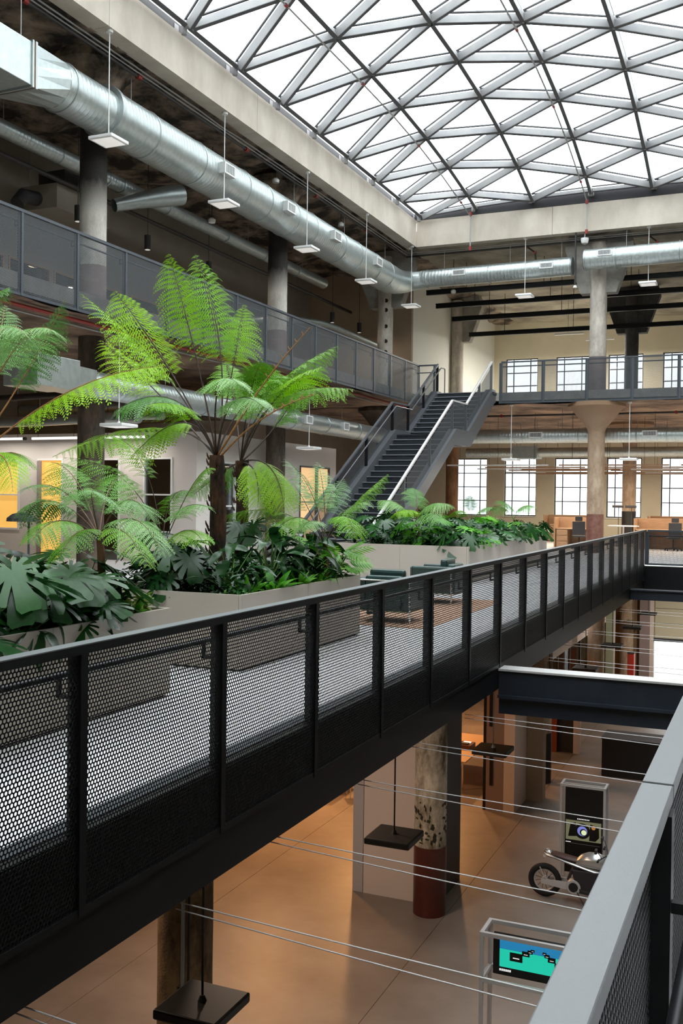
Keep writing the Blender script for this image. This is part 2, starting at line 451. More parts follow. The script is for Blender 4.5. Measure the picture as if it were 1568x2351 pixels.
struct('ceiling', MB().box(-12.4, 2.8, -6, -2.2, ZR + 0.25, ZR + 0.6), M['soffit_pale'])

def rough(name, x0, x1, y0, y1, z, amp, m, step=0.3):
    """broken old concrete soffit: a relief grid"""
    nx = int((x1 - x0) / step); ny = int((y1 - y0) / step); vs = []; fs = []
    for j in range(ny + 1):
        for i in range(nx + 1):
            x = x0 + (x1 - x0) * i / nx; y = y0 + (y1 - y0) * j / ny
            h = noise.fractal(Vector((x * 0.45, y * 0.45, z)), 0.9, 2.1, 5) + 0.6 * abs(noise.noise(Vector((x * 0.22, y * 0.9, z + 9)))) - .5 * abs(noise.noise(Vector((x * 1.3, y * 1.1, z + 3))))
            vs.append((x, y, z + amp * h))
    for j in range(ny):
        for i in range(nx):
            a = j * (nx + 1) + i
            fs.append((a, a + nx + 1, a + nx + 2, a + 1))
    return struct(name, MB().add(vs, fs), m, smooth=True)
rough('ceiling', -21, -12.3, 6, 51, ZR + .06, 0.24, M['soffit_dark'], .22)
rough('ceiling', -12.3, 8, 34.3, 51, ZR, 0.10, M['soffit_pale'])
rough('ceiling', -21, -11.8, 6, 34, 5.12, 0.06, M['soffit_brown'])
rough('ceiling', -21, 8, 34.05, 51, 5.1, 0.06, M['soffit_brown'])

def wall_x(name, x0, x1, y0, y1, z0, z1, holes, m):
    """wall in the y,z plane with rectangular holes (ya, yb, za, zb)"""
    mb = MB(); cuts = sorted({y0, y1} | {h[0] for h in holes} | {h[1] for h in holes})
    for a, b in zip(cuts, cuts[1:]):
        hs = sorted([h for h in holes if h[0] <= a and h[1] >= b], key=lambda h: h[2]); z = z0
        for h in hs:
            if h[2] > z: mb.box(x0, x1, a, b, z, h[2])
            z = h[3]
        if z < z1: mb.box(x0, x1, a, b, z, z1)
    return struct(name, mb, m)
def wall_y(name, y0, y1, x0, x1, z0, z1, holes, m):
    mb = MB(); cuts = sorted({x0, x1} | {h[0] for h in holes} | {h[1] for h in holes})
    for a, b in zip(cuts, cuts[1:]):
        hs = sorted([h for h in holes if h[0] <= a and h[1] >= b], key=lambda h: h[2]); z = z0
        for h in hs:
            if h[2] > z: mb.box(a, b, y0, y1, z, h[2])
            z = h[3]
        if z < z1: mb.box(a, b, y0, y1, z, z1)
    return struct(name, mb, m)

wall_x('wall_left', -21.3, -21, -6, 51.3, Z1, ZR + .6, [], M['dim_wall'])
wall_x('wall_right', 8, 8.3, -6, 51.3, Z1, ZR + .6, [], M['cream_wall'])
wall_y('wall_front', -6.3, -6, -21, 8, Z1, ZR + .6, [], M['cream_wall'])
WX = [-14.65, -12.05, -9.44, -6.83, -4.22, -1.6, 1.0, 3.6, 6.2]
wins = []
for x in WX: wins.append((x - .84, x + .84, 0.96, 3.95))
for x in WX[1:]: wins.append((x - .84, x + .84, 6.3, 9.1))
wall_y('wall_back', 51, 51.35, -21, 8, Z1, ZR + .6, wins + [(-6.5, 1.5, Z1, -1.6)], M['cream_wall'])
for n, (a, b, za, zb) in enumerate(wins):
    w = thing('window_%d' % (n + 1), None, None, (a, 51.15, za)); w['kind'] = 'structure'
    fr = MB(); y = 51.12
    for x in (a + .03, b - .03): fr.box(x - .03, x + .03, y, y + .06, za, zb)
    for z in (za + .03, zb - .03): fr.box(a + .06, b - .06, y, y + .06, z - .03, z + .03)
    vx = [a + .06, a + .40, b - .40, b - .06]
    nz = 4 if n < len(WX) else 4
    vz = [za + .06 + (zb - za - .12) * k / nz for k in range(nz + 1)]
    for x in vx[1:-1]: fr.box(x - .024, x + .024, y, y + .05, za + .06, zb - .06)
    for z in vz[1:-1]: fr.box(a + .06, b - .06, y + .001, y + .049, z - .024, z + .024)
    fr.build('frame', M['window_bar'], w)
    MB().box(a - .04, b + .04, 50.90, 51.0, za - .05, za).build('sill', M['white_paint'], w)
    for i in range(3):
        for k in range(nz):
            MB().box(vx[i] + .024, vx[i + 1] - .024, y + .02, y + .028, vz[k] + .024, vz[k + 1] - .024).build('pane', M['window_glass'], w)
# outside
struct('floor', MB().box(-160, 160, 51.6, 320, -6.2, -5.9), M['ground'])

# upper left storey: side walls
LW = [(18.2 + 1.75 * k, 19.8 + 1.75 * k, 6.75, 7.85) for k in range(9)]
wall_x('wall_left', -18.3, -18, -6, 38, Z3, ZR + .2, LW, M['dim_wall'])
for n, (a, b, za, zb) in enumerate(LW):
    w = thing('window_%d' % (30 + n), None, None, (-18.1, a, za)); w['kind'] = 'structure'
    fr = MB()
    for y in (a + .03, b - .03): fr.box(-18.08, -17.98, y - .03, y + .03, za, zb)
    for z in (za + .03, zb - .03): fr.box(-18.08, -17.98, a + .06, b - .06, z - .03, z + .03)
    fr.build('frame', M['oak'], w)
    MB().box(-18.04, -18.03, a + .06, b - .06, za + .06, zb - .06).build('pane', M['window_glass'], w)
wall_y('wall_side', 38, 38.2, -18.3, -13.5, Z3, ZR + .2, [], M['tan_wall'])
wall_x('wall_side', -13.7, -13.5, 38.2, 51, Z3, ZR + .2, [], M['white_wall'])
# lamps inside the rooms behind those windows
for n in range(5):
    y = 19.4 + 3.3 * n
    t = thing('room_lamp', 'warm round ceiling lamp in the upper side rooms, %s from the near end' % ORD[n], 'lamp', (-19.4, y, 8.3), 'lamps in the upper side rooms')
    MB().lathe((-19.4, y, 8.3), [(.02, .06), (.28, .05), (.3, 0)], 16).build('shade', M['lamp_white'], t)
    MB().lathe((-19.4, y, 8.28), [(.27, .015), (.27, 0)], 16).build('bulb', mat('room_bulb_%d' % n, (1, 1, 1), emit=(1, .72, .42), estr=14) if n == 0 else bpy.data.materials['room_bulb_0'], t)
    MB().tube([(-19.4, y, 8.36), (-19.4, y, ZR + .12)], .012, 6).build('rod', M['pipe_dark'], t)

# middle storey: office box on the left
H1 = [(-20.95, -19.64, 0.75, 2.74), (-19.0, -18.1, 0.0, 2.76), (-17.0, -16.2, 0.0, 2.76), (-15.44, -14.53, 0.77, 2.78)]
wall_y('wall_office', 22.3, 22.5, -21, -13.8, 0, 3.45, H1, M['taupe_wall'])
H2 = [(23.5, 24.35, 0.0, 2.72), (28.45, 30.75, 0.0, 2.78)]
wall_x('wall_office', -14.0, -13.8, 22.5, 31.3, 0, 3.45, H2, M['taupe_wall'])
wall_y('wall_office', 31.1, 31.3, -21, -14.0, 0, 3.45, [], M['taupe_wall'])
def opening_y(name, x0, x1, z0, z1, glow, midz, vert=None):
    w = thing(name, None, None, (x0, 22.3, z0)); w['kind'] = 'structure'
    fr = MB(); y0, y1 = 22.27, 22.42; t = .05
    fr.box(x0, x0 + t, y0, y1, z0, z1).box(x1 - t, x1, y0, y1, z0, z1).box(x0 + t, x1 - t, y0, y1, z1 - t, z1)
    if z0 > 0: fr.box(x0 + t, x1 - t, y0, y1, z0, z0 + t)
    if midz: fr.box(x0 + t, x1 - t, y0, y1, midz - .02, midz + .02)
    if vert: fr.box(vert - .02, vert + .02, y0, y1, z0 + t, z1 - t)
    fr.build('frame', M['white_paint'], w)
    cuts = [z0 + (t if z0 > 0 else .01), z1 - t] if not midz else [z0 + (t if z0 > 0 else .01), midz - .02, midz + .02, z1 - t]
    for k in range(0, len(cuts), 2):
        MB().box(x0 + t, x1 - t, 22.34, 22.36, cuts[k], cuts[k + 1]).build('pane', glow, w)
    return w
opening_y('window_50', -20.95, -19.64, .75, 2.74, M['room_glow'], 1.74)
d = opening_y('door_1', -19.0, -18.1, 0, 2.76, M['room_glow'], None)
MB().box(-18.98, -18.83, 22.24, 22.268, 0.02, 2.70).build('jamb_panel', M['mauve_panel'], d)
MB().tube([(-18.25, 22.2, 1.0), (-18.25, 22.2, 1.25)], .012, 8).build('door_handle', M['chrome'], d)
opening_y('door_2', -17.0, -16.2, 0, 2.76, M['window_glass'], None)
opening_y('window_51', -15.44, -14.53, .77, 2.78, M['window_glass'], 1.79)
MB().box(-20.9, -14.05, 26.0, 26.1, 0, 3.4).build('wall_partition', M['dim_wall'])['kind'] = 'structure'
def opening_x(name, y0, y1, z0, z1, glow, midz, vert=None):
    w = thing(name, None, None, (-13.8, y0, z0)); w['kind'] = 'structure'
    fr = MB(); a, b = -13.92, -13.77; t = .05
    fr.box(a, b, y0, y0 + t, z0, z1).box(a, b, y1 - t, y1, z0, z1).box(a, b, y0 + t, y1 - t, z1 - t, z1)
    ycuts = [y0 + t, y1 - t]
    if vert:
        fr.box(a, b, vert - .06, vert + .06, z0, z1 - t); ycuts = [y0 + t, vert - .06, vert + .06, y1 - t]
    if midz:
        for k in range(0, len(ycuts), 2): fr.box(a, b, ycuts[k], ycuts[k + 1], midz - .02, midz + .02)
    fr.build('frame', M['window_bar'] if vert else M['white_paint'], w)
    for k in range(0, len(ycuts), 2):
        for q in ([(z0 + .01, midz - .02), (midz + .02, z1 - t)] if midz else [(z0 + .01, z1 - t)]):
            MB().box(-13.86, -13.84, ycuts[k], ycuts[k + 1], *q).build('pane', glow, w)
    return w
opening_x('door_3', 23.5, 24.35, 0, 2.72, M['window_glass'], 1.5)
opening_x('door_4', 28.45, 30.75, 0, 2.78, M['room_warm'], 1.62, 29.75)

# concrete curb of the roof opening (in casting bays, left side and back)
cb = struct('trim_1', MB().box(-12.35, -12.25, -2.2, 34.3, 10.82, 11.7), M['concrete_pale'])
for k in range(6):
    MB().box(-12.25, -11.9, -2.1 + 6.0 * k, -2.1 + 6.0 * (k + 1) - .012, 10.80, 11.74).build('curb_segment', M['concrete_pale'], cb)
cb2 = struct('trim_2', MB().box(-11.9, 2.7, 34.2, 34.3, 10.82, 11.7), M['concrete_pale'])
for k in range(3):
    MB().box(-11.9 + 4.87 * k, -11.9 + 4.87 * (k + 1) - .012, 33.9, 34.2, 10.80, 11.74).build('curb_segment', M['concrete_pale'], cb2)
struct('trim_3', MB().box(2.4, 2.75, -2.2, 33.9, 10.8, 11.74), M['concrete_pale'])
struct('trim_4', MB().box(-11.9, 2.4, -2.2, -1.9, 10.8, 11.74), M['concrete_pale'])
struct('trim_5', MB().box(-12.3, -11.95, -1.9, 33.9, 11.74, 11.95).box(-12.3, 2.7, 33.95, 34.25, 11.74, 12.0)
       .box(2.45, 2.7, -1.9, 33.9, 11.74, 11.95).box(-12.3, 2.7, -2.2, -1.95, 11.74, 11.95), M['dome_dark'])

# ------------------------------------------------------------------ glazed lattice dome
X0D, DX, Y0D, DY, NL = -11.75, 2.0, 33.7, 2.2, 8
def dome_z(x, y):
    u = abs((x + 4.75) / 7.0)
    s = min(Y0D - y, y + 1.5)
    g = 1 - (1 - min(s, 9.5) / 9.5) ** 2
    g = .17 + .83 * max(0, g)
    return 11.92 + 1.62 * max(0, 1 - u ** 2.5) * max(0, g)
lines = []
for i in range(NL):
    x = X0D + DX * i
    ys_ = [Y0D - DY * j for j in range(17)] if i % 2 == 0 else [Y0D] + [Y0D - DY / 2 - DY * j for j in range(16)] + [Y0D - DY * 16]
    lines.append([Vector((x, y, dome_z(x, y))) for y in ys_])
dome = thing('skylight_dome', 'glazed dome of grey steel lattice bars and triangular panes over the atrium', 'skylight', (-4.75, 16, 11.9))
edges = {}; tris = []
def key(i, j): return (i, j)
for i in range(NL):
    for j in range(len(lines[i]) - 1): edges[((i, j), (i, j + 1))] = 1
for i in range(NL - 1):
    a, b = lines[i], lines[i + 1]; p = q = 0
    edges[((i, 0), (i + 1, 0))] = 1
    while p < len(a) - 1 or q < len(b) - 1:
        if q >= len(b) - 1 or (p < len(a) - 1 and a[p + 1].y >= b[q + 1].y - 1e-6):
            tris.append(((i, p), (i + 1, q), (i, p + 1))); p += 1
        else:
            tris.append(((i, p), (i + 1, q), (i + 1, q + 1))); q += 1
        edges[((i, p), (i + 1, q))] = 1
far_bars = MB(); far_panes = MB()
def dome_bar(mb, A, B, rim=False):
    up = Vector(((A.x + 4.75) * .10, 0, 1)).normalized()
    d = (B - A).normalized()
    h, o = (.10, .10) if rim else (.19, .175)
    mb.mi = 0; mb.bar(A - up * o + d * .07, B - up * o - d * .07, .095, h, up)
    mb.mi = 2; mb.bar(A - up * (o + h / 2 + .009) + d * .07, B - up * (o + h / 2 + .009) - d * .07, .10, .016, up)  # dark strip stands for the shaded bottom face of the bar
    mb.mi = 1; mb.bar(A + up * .012 + d * .05, B + up * .012 - d * .05, .045, .035, up)
for (a, b) in edges:
    A = lines[a[0]][a[1]]; B = lines[b[0]][b[1]]
    if max(A.y, B.y) > 12.2:
        mb = MB(); dome_bar(mb, A, B, (a[1] == 0 and b[1] == 0) or (a[0] == b[0] == 0)); mb.build('lattice_bar', [M['dome_steel'], M['dome_dark'], M['dome_bar_shade']], dome)
    else: dome_bar(far_bars, A, B)
for t in tris:
    P = [lines[i][j] for i, j in t]; c = (P[0] + P[1] + P[2]) / 3
    vs = [p + (c - p) * .03 + Vector((0, 0, .015)) for p in P]
    vs += [v + Vector((0, 0, .02)) for v in vs]
    fs = [(0, 1, 2), (5, 4, 3), (0, 3, 4, 1), (1, 4, 5, 2), (2, 5, 3, 0)]
    if c.y > 12.2: MB().add(vs, fs).build('pane', M['dome_glass'], dome)
    else: far_panes.add(vs, fs)
far_bars.build('lattice_bars', [M['dome_steel'], M['dome_dark'], M['dome_bar_shade']], dome, kind='stuff')
far_panes.build('panes', M['dome_glass'], dome, kind='stuff')
nodes = MB(); feet = MB()
for i in range(NL):
    for j, p in enumerate(lines[i]):
        if p.y < 11: continue
        nodes.lathe((p.x, p.y, p.z - .28), [(.06, 0), (.07, .03), (.07, .24), (.05, .27)], 10)
    for j in (0,):
        p = lines[i][0]; feet.box(p.x - .09, p.x + .09, p.y + .06, p.y + .22, 11.95, p.z - .02)
for p in lines[0]:
    feet.box(p.x - .38, p.x - .19, p.y - .08, p.y + .08, 11.75, p.z - .02)
nodes.build('nodes', M['dome_steel'], dome, kind='stuff')
arc = [(l[0].x, l[0].z - .05) for l in lines]
MB().prism([(arc[0][0], 11.76)] + [(arc[-1][0], 11.76)] + arc[::-1], .05, (0, 33.93, 0)).build('end_fascia', M['dome_dark'], dome)
feet.build('feet', M['dome_steel'], dome, kind='stuff')

# thin sprinkler lines hanging under the dome
for n, (i, drop) in enumerate(((1, 10.55), (3, 10.75))):
    t = thing('sprinkler_pipe', 'thin grey sprinkler line with red clips under the %s dome rib from the left' % ('second', 'fourth')[n], 'pipe',
              (lines[i][0].x, 33.6, drop), 'sprinkler lines under the dome')
    pts = [p - Vector((.12, 0, .42)) for p in lines[i] if p.y > 8]
    pts = [(pts[0].x, 33.78, drop)] + [(pts[0].x, 33.78, pts[0].z)] + pts[1:]
    MB().tube(pts, .022, 6).build('pipe', M['pipe_grey'], t)
    for q in range(2, len(pts), 2):
        p = Vector(pts[q]); MB().tube([p - Vector((0, .05, 0)), p + Vector((0, .05, 0))], .04, 8).build('clip', M['pipe_red'], t)
    for z in (drop, 11.75): MB().tube([(pts[0][0], 33.78, z - .07), (pts[0][0], 33.78, z + .07)], .05, 8).build('clip', M['pipe_red'], t)

# ------------------------------------------------------------------ columns
CR = 0.285
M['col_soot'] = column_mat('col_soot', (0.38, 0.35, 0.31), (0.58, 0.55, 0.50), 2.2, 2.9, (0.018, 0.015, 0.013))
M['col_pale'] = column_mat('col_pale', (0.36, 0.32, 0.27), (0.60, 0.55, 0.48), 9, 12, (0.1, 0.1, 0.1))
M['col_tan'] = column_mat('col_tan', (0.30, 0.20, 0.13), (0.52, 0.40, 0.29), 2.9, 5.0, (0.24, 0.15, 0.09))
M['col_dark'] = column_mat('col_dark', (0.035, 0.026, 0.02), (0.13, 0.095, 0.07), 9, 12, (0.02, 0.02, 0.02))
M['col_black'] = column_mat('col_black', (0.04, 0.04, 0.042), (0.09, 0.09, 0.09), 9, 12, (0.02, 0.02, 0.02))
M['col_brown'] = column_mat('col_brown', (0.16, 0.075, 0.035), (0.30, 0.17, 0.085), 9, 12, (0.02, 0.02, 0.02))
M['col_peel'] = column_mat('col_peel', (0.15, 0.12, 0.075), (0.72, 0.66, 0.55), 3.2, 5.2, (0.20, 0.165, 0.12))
M['col_rust'] = column_mat('col_rust', (0.10, 0.055, 0.032), (0.34, 0.22, 0.10), 9, 12, (0.02, 0.02, 0.02))
def column(x, y, z0, z1, cap, shaft, band, band_h, label, wide=None):
    t = thing('concrete_column', label, 'column', (x, y, z0), 'concrete columns')
    top = z1 if cap == 'none' else (z1 - .15)
    n = 32
    prof = [(CR, 0.0)] + [(CR + .004 * math.sin(k * 3.1), (top - z0) * k / 12) for k in range(1, 12)] + [(CR, top - z0)]
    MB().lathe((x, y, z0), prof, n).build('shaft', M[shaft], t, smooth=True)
    if band: MB().lathe((x, y, z0), [(CR + .008, 0.0), (CR + .008, band_h)], n).build('painted_band', M[band], t, smooth=True)
    if cap == 'cone':
        MB().lathe((x, y, z1), [(CR + .01, -1.0), (CR + .03, -.9), (.86, -.22), (.97, -.16), (.97, -.02)], 28).build('capital', M['col_tan' if shaft in ('col_tan', 'col_brown') else shaft], t, smooth=True)
    if cap == 'dish':
        MB().lathe((x, y, z1), [(CR + .01, -1.0), (CR + .03, -.92), (.70, -.3), (.88, -.14), (.88, .05)], 32).build('capital', M['soffit_dark'], t, smooth=True)
    if cap == 'corbel':
        m = M['concrete_edge'] if shaft == 'col_pale' else M['col_black' if shaft == 'col_black' else 'concrete_edge']
        MB().prism([(-1.0, 0.05), (-1.14, -.35), (-1.14, -.5), (-.6, -2.02), (.6, -2.02), (1.14, -.5), (1.14, -.35), (1.0, 0.05)], .44, (x, y - .22 + .12, z1)).build('capital', m, t)
    return t
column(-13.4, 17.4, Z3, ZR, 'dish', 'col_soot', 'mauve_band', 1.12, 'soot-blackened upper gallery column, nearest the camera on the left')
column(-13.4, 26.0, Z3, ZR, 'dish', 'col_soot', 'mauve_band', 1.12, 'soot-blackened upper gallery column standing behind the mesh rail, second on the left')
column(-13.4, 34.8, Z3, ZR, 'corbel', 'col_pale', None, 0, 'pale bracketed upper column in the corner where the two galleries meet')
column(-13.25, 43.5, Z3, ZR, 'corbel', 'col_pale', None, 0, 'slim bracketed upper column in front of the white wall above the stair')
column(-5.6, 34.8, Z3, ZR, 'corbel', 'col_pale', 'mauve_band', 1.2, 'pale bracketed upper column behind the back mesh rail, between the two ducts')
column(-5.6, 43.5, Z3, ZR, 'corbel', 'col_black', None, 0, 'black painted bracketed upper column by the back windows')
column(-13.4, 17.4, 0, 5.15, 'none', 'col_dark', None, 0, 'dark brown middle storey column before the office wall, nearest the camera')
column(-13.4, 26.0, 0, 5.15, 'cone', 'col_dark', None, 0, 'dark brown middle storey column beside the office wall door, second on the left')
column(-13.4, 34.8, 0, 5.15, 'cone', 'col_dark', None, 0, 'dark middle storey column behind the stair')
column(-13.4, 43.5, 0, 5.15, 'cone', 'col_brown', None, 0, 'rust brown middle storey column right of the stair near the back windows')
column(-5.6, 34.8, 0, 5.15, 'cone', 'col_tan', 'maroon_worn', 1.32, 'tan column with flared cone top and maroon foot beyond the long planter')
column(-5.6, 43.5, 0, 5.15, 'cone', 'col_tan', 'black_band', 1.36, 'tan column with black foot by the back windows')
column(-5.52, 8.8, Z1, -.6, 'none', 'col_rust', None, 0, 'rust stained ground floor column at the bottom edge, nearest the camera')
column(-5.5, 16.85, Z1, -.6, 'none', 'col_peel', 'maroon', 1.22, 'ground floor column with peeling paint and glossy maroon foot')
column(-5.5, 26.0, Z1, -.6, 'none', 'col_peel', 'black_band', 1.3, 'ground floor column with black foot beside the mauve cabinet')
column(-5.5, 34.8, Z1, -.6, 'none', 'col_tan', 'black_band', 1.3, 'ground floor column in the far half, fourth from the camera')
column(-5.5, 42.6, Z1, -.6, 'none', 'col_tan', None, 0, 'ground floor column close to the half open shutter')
# paint flakes and conduit on two ground floor columns
cd = thing('conduit', 'thin grey conduit running up the rust stained ground floor column', 'pipe', (-5.3, 8.55, Z1))
MB().tube([(-5.36, 8.5, Z1), (-5.36, 8.5, -.6)], .02, 8).build('pipe', M['pipe_grey'], cd)
MB().tube([(-5.31, 8.53, Z1), (-5.31, 8.53, -.6)], .012, 8).build('pipe', M['pipe_dark'], cd)
for z in (-4.6, -3.2, -1.8): MB().box(-5.40, -5.29, 8.47, 8.56, z, z + .03).build('strap', M['pipe_dark'], cd)
mb = MB(); q = random.Random(5)                       # flakes of green and black paint left on the peeling shaft
for k in range(90):
    a = q.uniform(0, 2 * PI); z = Z1 + 1.26 + .75 * q.random(); w = q.uniform(.015, .05); h = q.uniform(.02, .09); rr_ = CR + .007
    vs = [(-5.5 + rr_ * math.cos(a + da / rr_), 16.85 + rr_ * math.sin(a + da / rr_), z + dz) for da, dz in ((-w, 0), (w * .4, -h * .4), (w, h * .5), (-w * .3, h))]
    mb.add(vs, [(0, 1, 2, 3)])
mb.build('paint_flakes', mat('old_green', (0.05, 0.06, 0.02), 0.6, col2=(0.015, 0.015, 0.012), nscale=5), [o for o in bpy.data.objects if 'peeling paint' in o.get('label', '')][0], kind='stuff')
# old bolt holes on the corner gallery column
mb = MB()
for z in (7.2, 7.6, 8.15, 8.75, 9.1): mb.lathe((-13.28, 34.53, z), [(.075, 0), (.075, .03)], 12, 'Y')
mb.build('rust_plates', M['stem_black'], [o for o in bpy.data.objects if o.get('label', '').startswith('pale bracketed upper column in the corner')][0])

# ------------------------------------------------------------------ steel: fascias, beam
fs_ = struct('trim_6', MB().box(-3.22, -3.16, -6, 28, -.60, .0).box(-3.36, -3.16, -6, 28, .0, .05).box(-3.30, -3.16, -6, 28, -.64, -.60), [M['black_steel']])
struct('trim_7', MB().box(-3.36, -3.235, -6, 27.95, .05, .056), M['blue_steel'])
struct('trim_8', MB().box(-.16, -.1, -6, 28, -.6, .0).box(-.22, -.1, -6, 28, -.64, -.60), M['black_steel'])
struct('trim_9', MB().box(-3.16, -.16, 27.9, 28.02, -.60, .03), M['black_steel'])
bt = thing('steel_beam', 'deep navy steel beam crossing the void below the walkway with a pale top flange', 'beam', (-1.7, 12.45, -.9))
MB().box(-3.15, -.17, 12.30, 12.60, -.40, -.375).build('top_flange', M['alu'], bt, label='pale grey top flange')
MB().box(-3.15, -.17, 12.33, 12.57, -.70, -.402).build('web', M['navy_steel'], bt)
MB().box(-3.15, -.17, 12.28, 12.62, -.74, -.702).build('bottom_flange', M['navy_steel'], bt)
MB().box(-3.15, -.17, 12.36, 12.54, -.95, -.742).build('lower_channel', M['navy_steel'], bt)
bt = thing('steel_beam', 'dark steel beam crossing the far end of the void, beyond the navy one', 'beam', (-1.7, 25, -.9))
MB().box(-3.15, -.17, 25.0, 25.25, -.62, -.40).build('web', M['navy_steel'], bt)
MB().box(-3.15, -.17, 24.95, 25.3, -.40, -.37).build('top_flange', M['navy_steel'], bt)

# ------------------------------------------------------------------ guard rails
PANEL_W, PANEL_H = 1.36, 1.30
PM_BLACK = perforated('mesh_panel_sheet', PANEL_W, PANEL_H, M['mesh_steel'])
PM_NEAR = perforated('mesh_panel_near', PANEL_W, PANEL_H, M['mesh_steel'], thick=.005)
PM_BLUE = PM_BLACK.copy(); PM_BLUE.materials.clear(); PM_BLUE.materials.append(M['mesh_blue'])
def guardrail(label, axis, c, a0, n, sp, zt, zb, inn, mp, mm, sheet, first_half=False, end=None):
    """axis: run direction; c: position across; inn: +1/-1 side people stand on"""
    def B(mb, a, b, p, q, z0, z1):
        p, q = sorted((c + inn * p, c + inn * q))
        return mb.box(p, q, a, b, z0, z1) if axis == 'Y' else mb.box(a, b, p, q, z0, z1)
    a1 = end if end is not None else a0 + n * sp
    t = thing('guard_rail', label, 'railing', (c, a0, zb) if axis == 'Y' else (a0, c, zb), 'perforated steel guard rails')
    B(MB(), a0, a1, -.02, .06, zt - .05, zt - .006).build('top_rail', mp, t)
    B(MB(), a0, a1, -.022, .062, zt - .006, zt).build('cap_plate', M['rail_cap'] if mp != M['blue_steel'] else mp, t)
    h = c + inn * .13
    MB().tube([(h, a0, zt - .17), (h, a1, zt - .17)] if axis == 'Y' else [(a0, h, zt - .17), (a1, h, zt - .17)], .019, 10).build('handrail', mp, t, smooth=True)
    B(MB(), a0, a1, -.006, .03, zb, zb + .04).build('bottom_rail', mp, t)
    for k in range(n + 1):
        p = a0 + k * sp
        if p > a1 + .01: break
        mb = MB()
        B(mb, p - .075, p + .03, .012, .03, zb, zt - .05)
        B(mb, p - .002, p + .03, .03, .09, min(zb + .3, zt - .9), zt - .05)
        B(mb, p - .025, p + .03, -.012, 0.0, zb, zt - .05)
        mb.build('post', mp, t)
        mb = MB()
        B(mb, p - .03, p - .01, .03, .135, zt - .28, zt - .26); B(mb, p - .03, p - .01, .12, .14, zt - .28, zt - .17)
        mb.build('bracket', mp, t)
        if k < n and p + sp <= a1 + .3:
            w = sp - .02; hh = zt - .05 - zb
            s = new_obj('mesh_panel', sheet, t)
            if axis == 'Y':
                s.location = (0, p + .01 - a0, 0); s.scale = (1, w / PANEL_W, hh / PANEL_H)
            else:
                s.location = (p + .01 - a0, 0, 0); s.rotation_euler = (0, 0, -PI / 2); s.scale = (1, w / PANEL_W, hh / PANEL_H)
    return t
guardrail('long black perforated guard rail along the planted floor, front left to far end', 'Y', -3.15, 4.04 - 1.388 * 4, 21, 1.388, 1.01, -.36, -1,
          M['black_steel'], M['mesh_steel'], PM_BLACK, end=28.0)
guardrail('grey mesh guard rail edging the upper left gallery', 'Y', -11.75, 34.0 - 1.475 * 18, 18, 1.475, 6.58, 5.12, -1, M['blue_steel'], M['mesh_blue'], PM_BLUE)
guardrail('grey mesh guard rail edging the upper back gallery before the windows', 'X', 34.0, -8.75, 8, 1.475, 6.58, 5.12, 1, M['blue_steel'], M['mesh_blue'], PM_BLUE)
guardrail('short dark rail closing the far end of the floor void', 'X', 28.02, -3.10, 2, 1.388, 1.01, 0.06, 1, M['blue_steel'], M['mesh_steel'], PM_BLACK)
# near right rail: broad grey cap in lengths
t = thing('guard_rail', 'nearest rail in the bottom right corner with broad pale grey cap', 'railing', (-.245, -1, 0), 'perforated steel guard rails')
for a, b in ((-1.76, 1.025), (1.035, 2.505), (2.52, 6.6), (6.61, 12.2), (12.21, 20), (20.01, 27.95)):
    MB().box(-.282, -.208, a, b, 1.03, 1.07).build('cap_plate', M['rail_cap'], t, bevel=.003)
for k in range(-1, 20):
    p = 2.42 + 1.45 * (k - 1)
    if p > 27.9: break
    MB().box(-.275, -.200, p - .035, p + .035, -.45, 1.03).build('post', M['black_steel'], t)
    MB().box(-.20, -.125, p - .012, p + .012, .80, .825).box(-.15, -.125, p - .012, p + .012, .825, .85).build('bracket', M['black_steel'], t)
    if p < 26.5:
        s = new_obj('mesh_panel', PM_NEAR, t); s.location = (-.245 - t.location.x, p + .045 - t.location.y, -.33); s.scale = (1, 1.37 / PANEL_W, 1.36 / PANEL_H)
MB().tube([(-.135, -1.5, .87), (-.135, 27.9, .87)], .017, 14).build('handrail', M['black_steel'], t, smooth=True)

# thin cables across the void, in pairs
pairs = [(5.15, -.72), (6.30, -.66), (8.05, -.71), (9.30, -.65), (11.35, -.78), (13.9, -.7), (15.6, -.7), (17.4, -.7), (19.2, -.7), (21.2, -.7), (23.4, -.7)]
pairs.insert(0, (3.75, -.7))
for n, (y, z) in enumerate(pairs):
    for q in (0, 1):
        lab = '%s cable of the %s pair from the camera stretched over the lower void' % (('upper', 'lower')[q], ORD[n])
        pts = [(-3.3 + 3.25 * u, y - .22 * u - .0 * q, z - .012 * math.sin(PI * u) - (.045 + .05 * u) * q) for u in [k / 8 for k in range(9)]]
        tag(MB().tube(pts, .004, 6).build('cable', M['wire']), lab, 'cable', 'cables over the void')
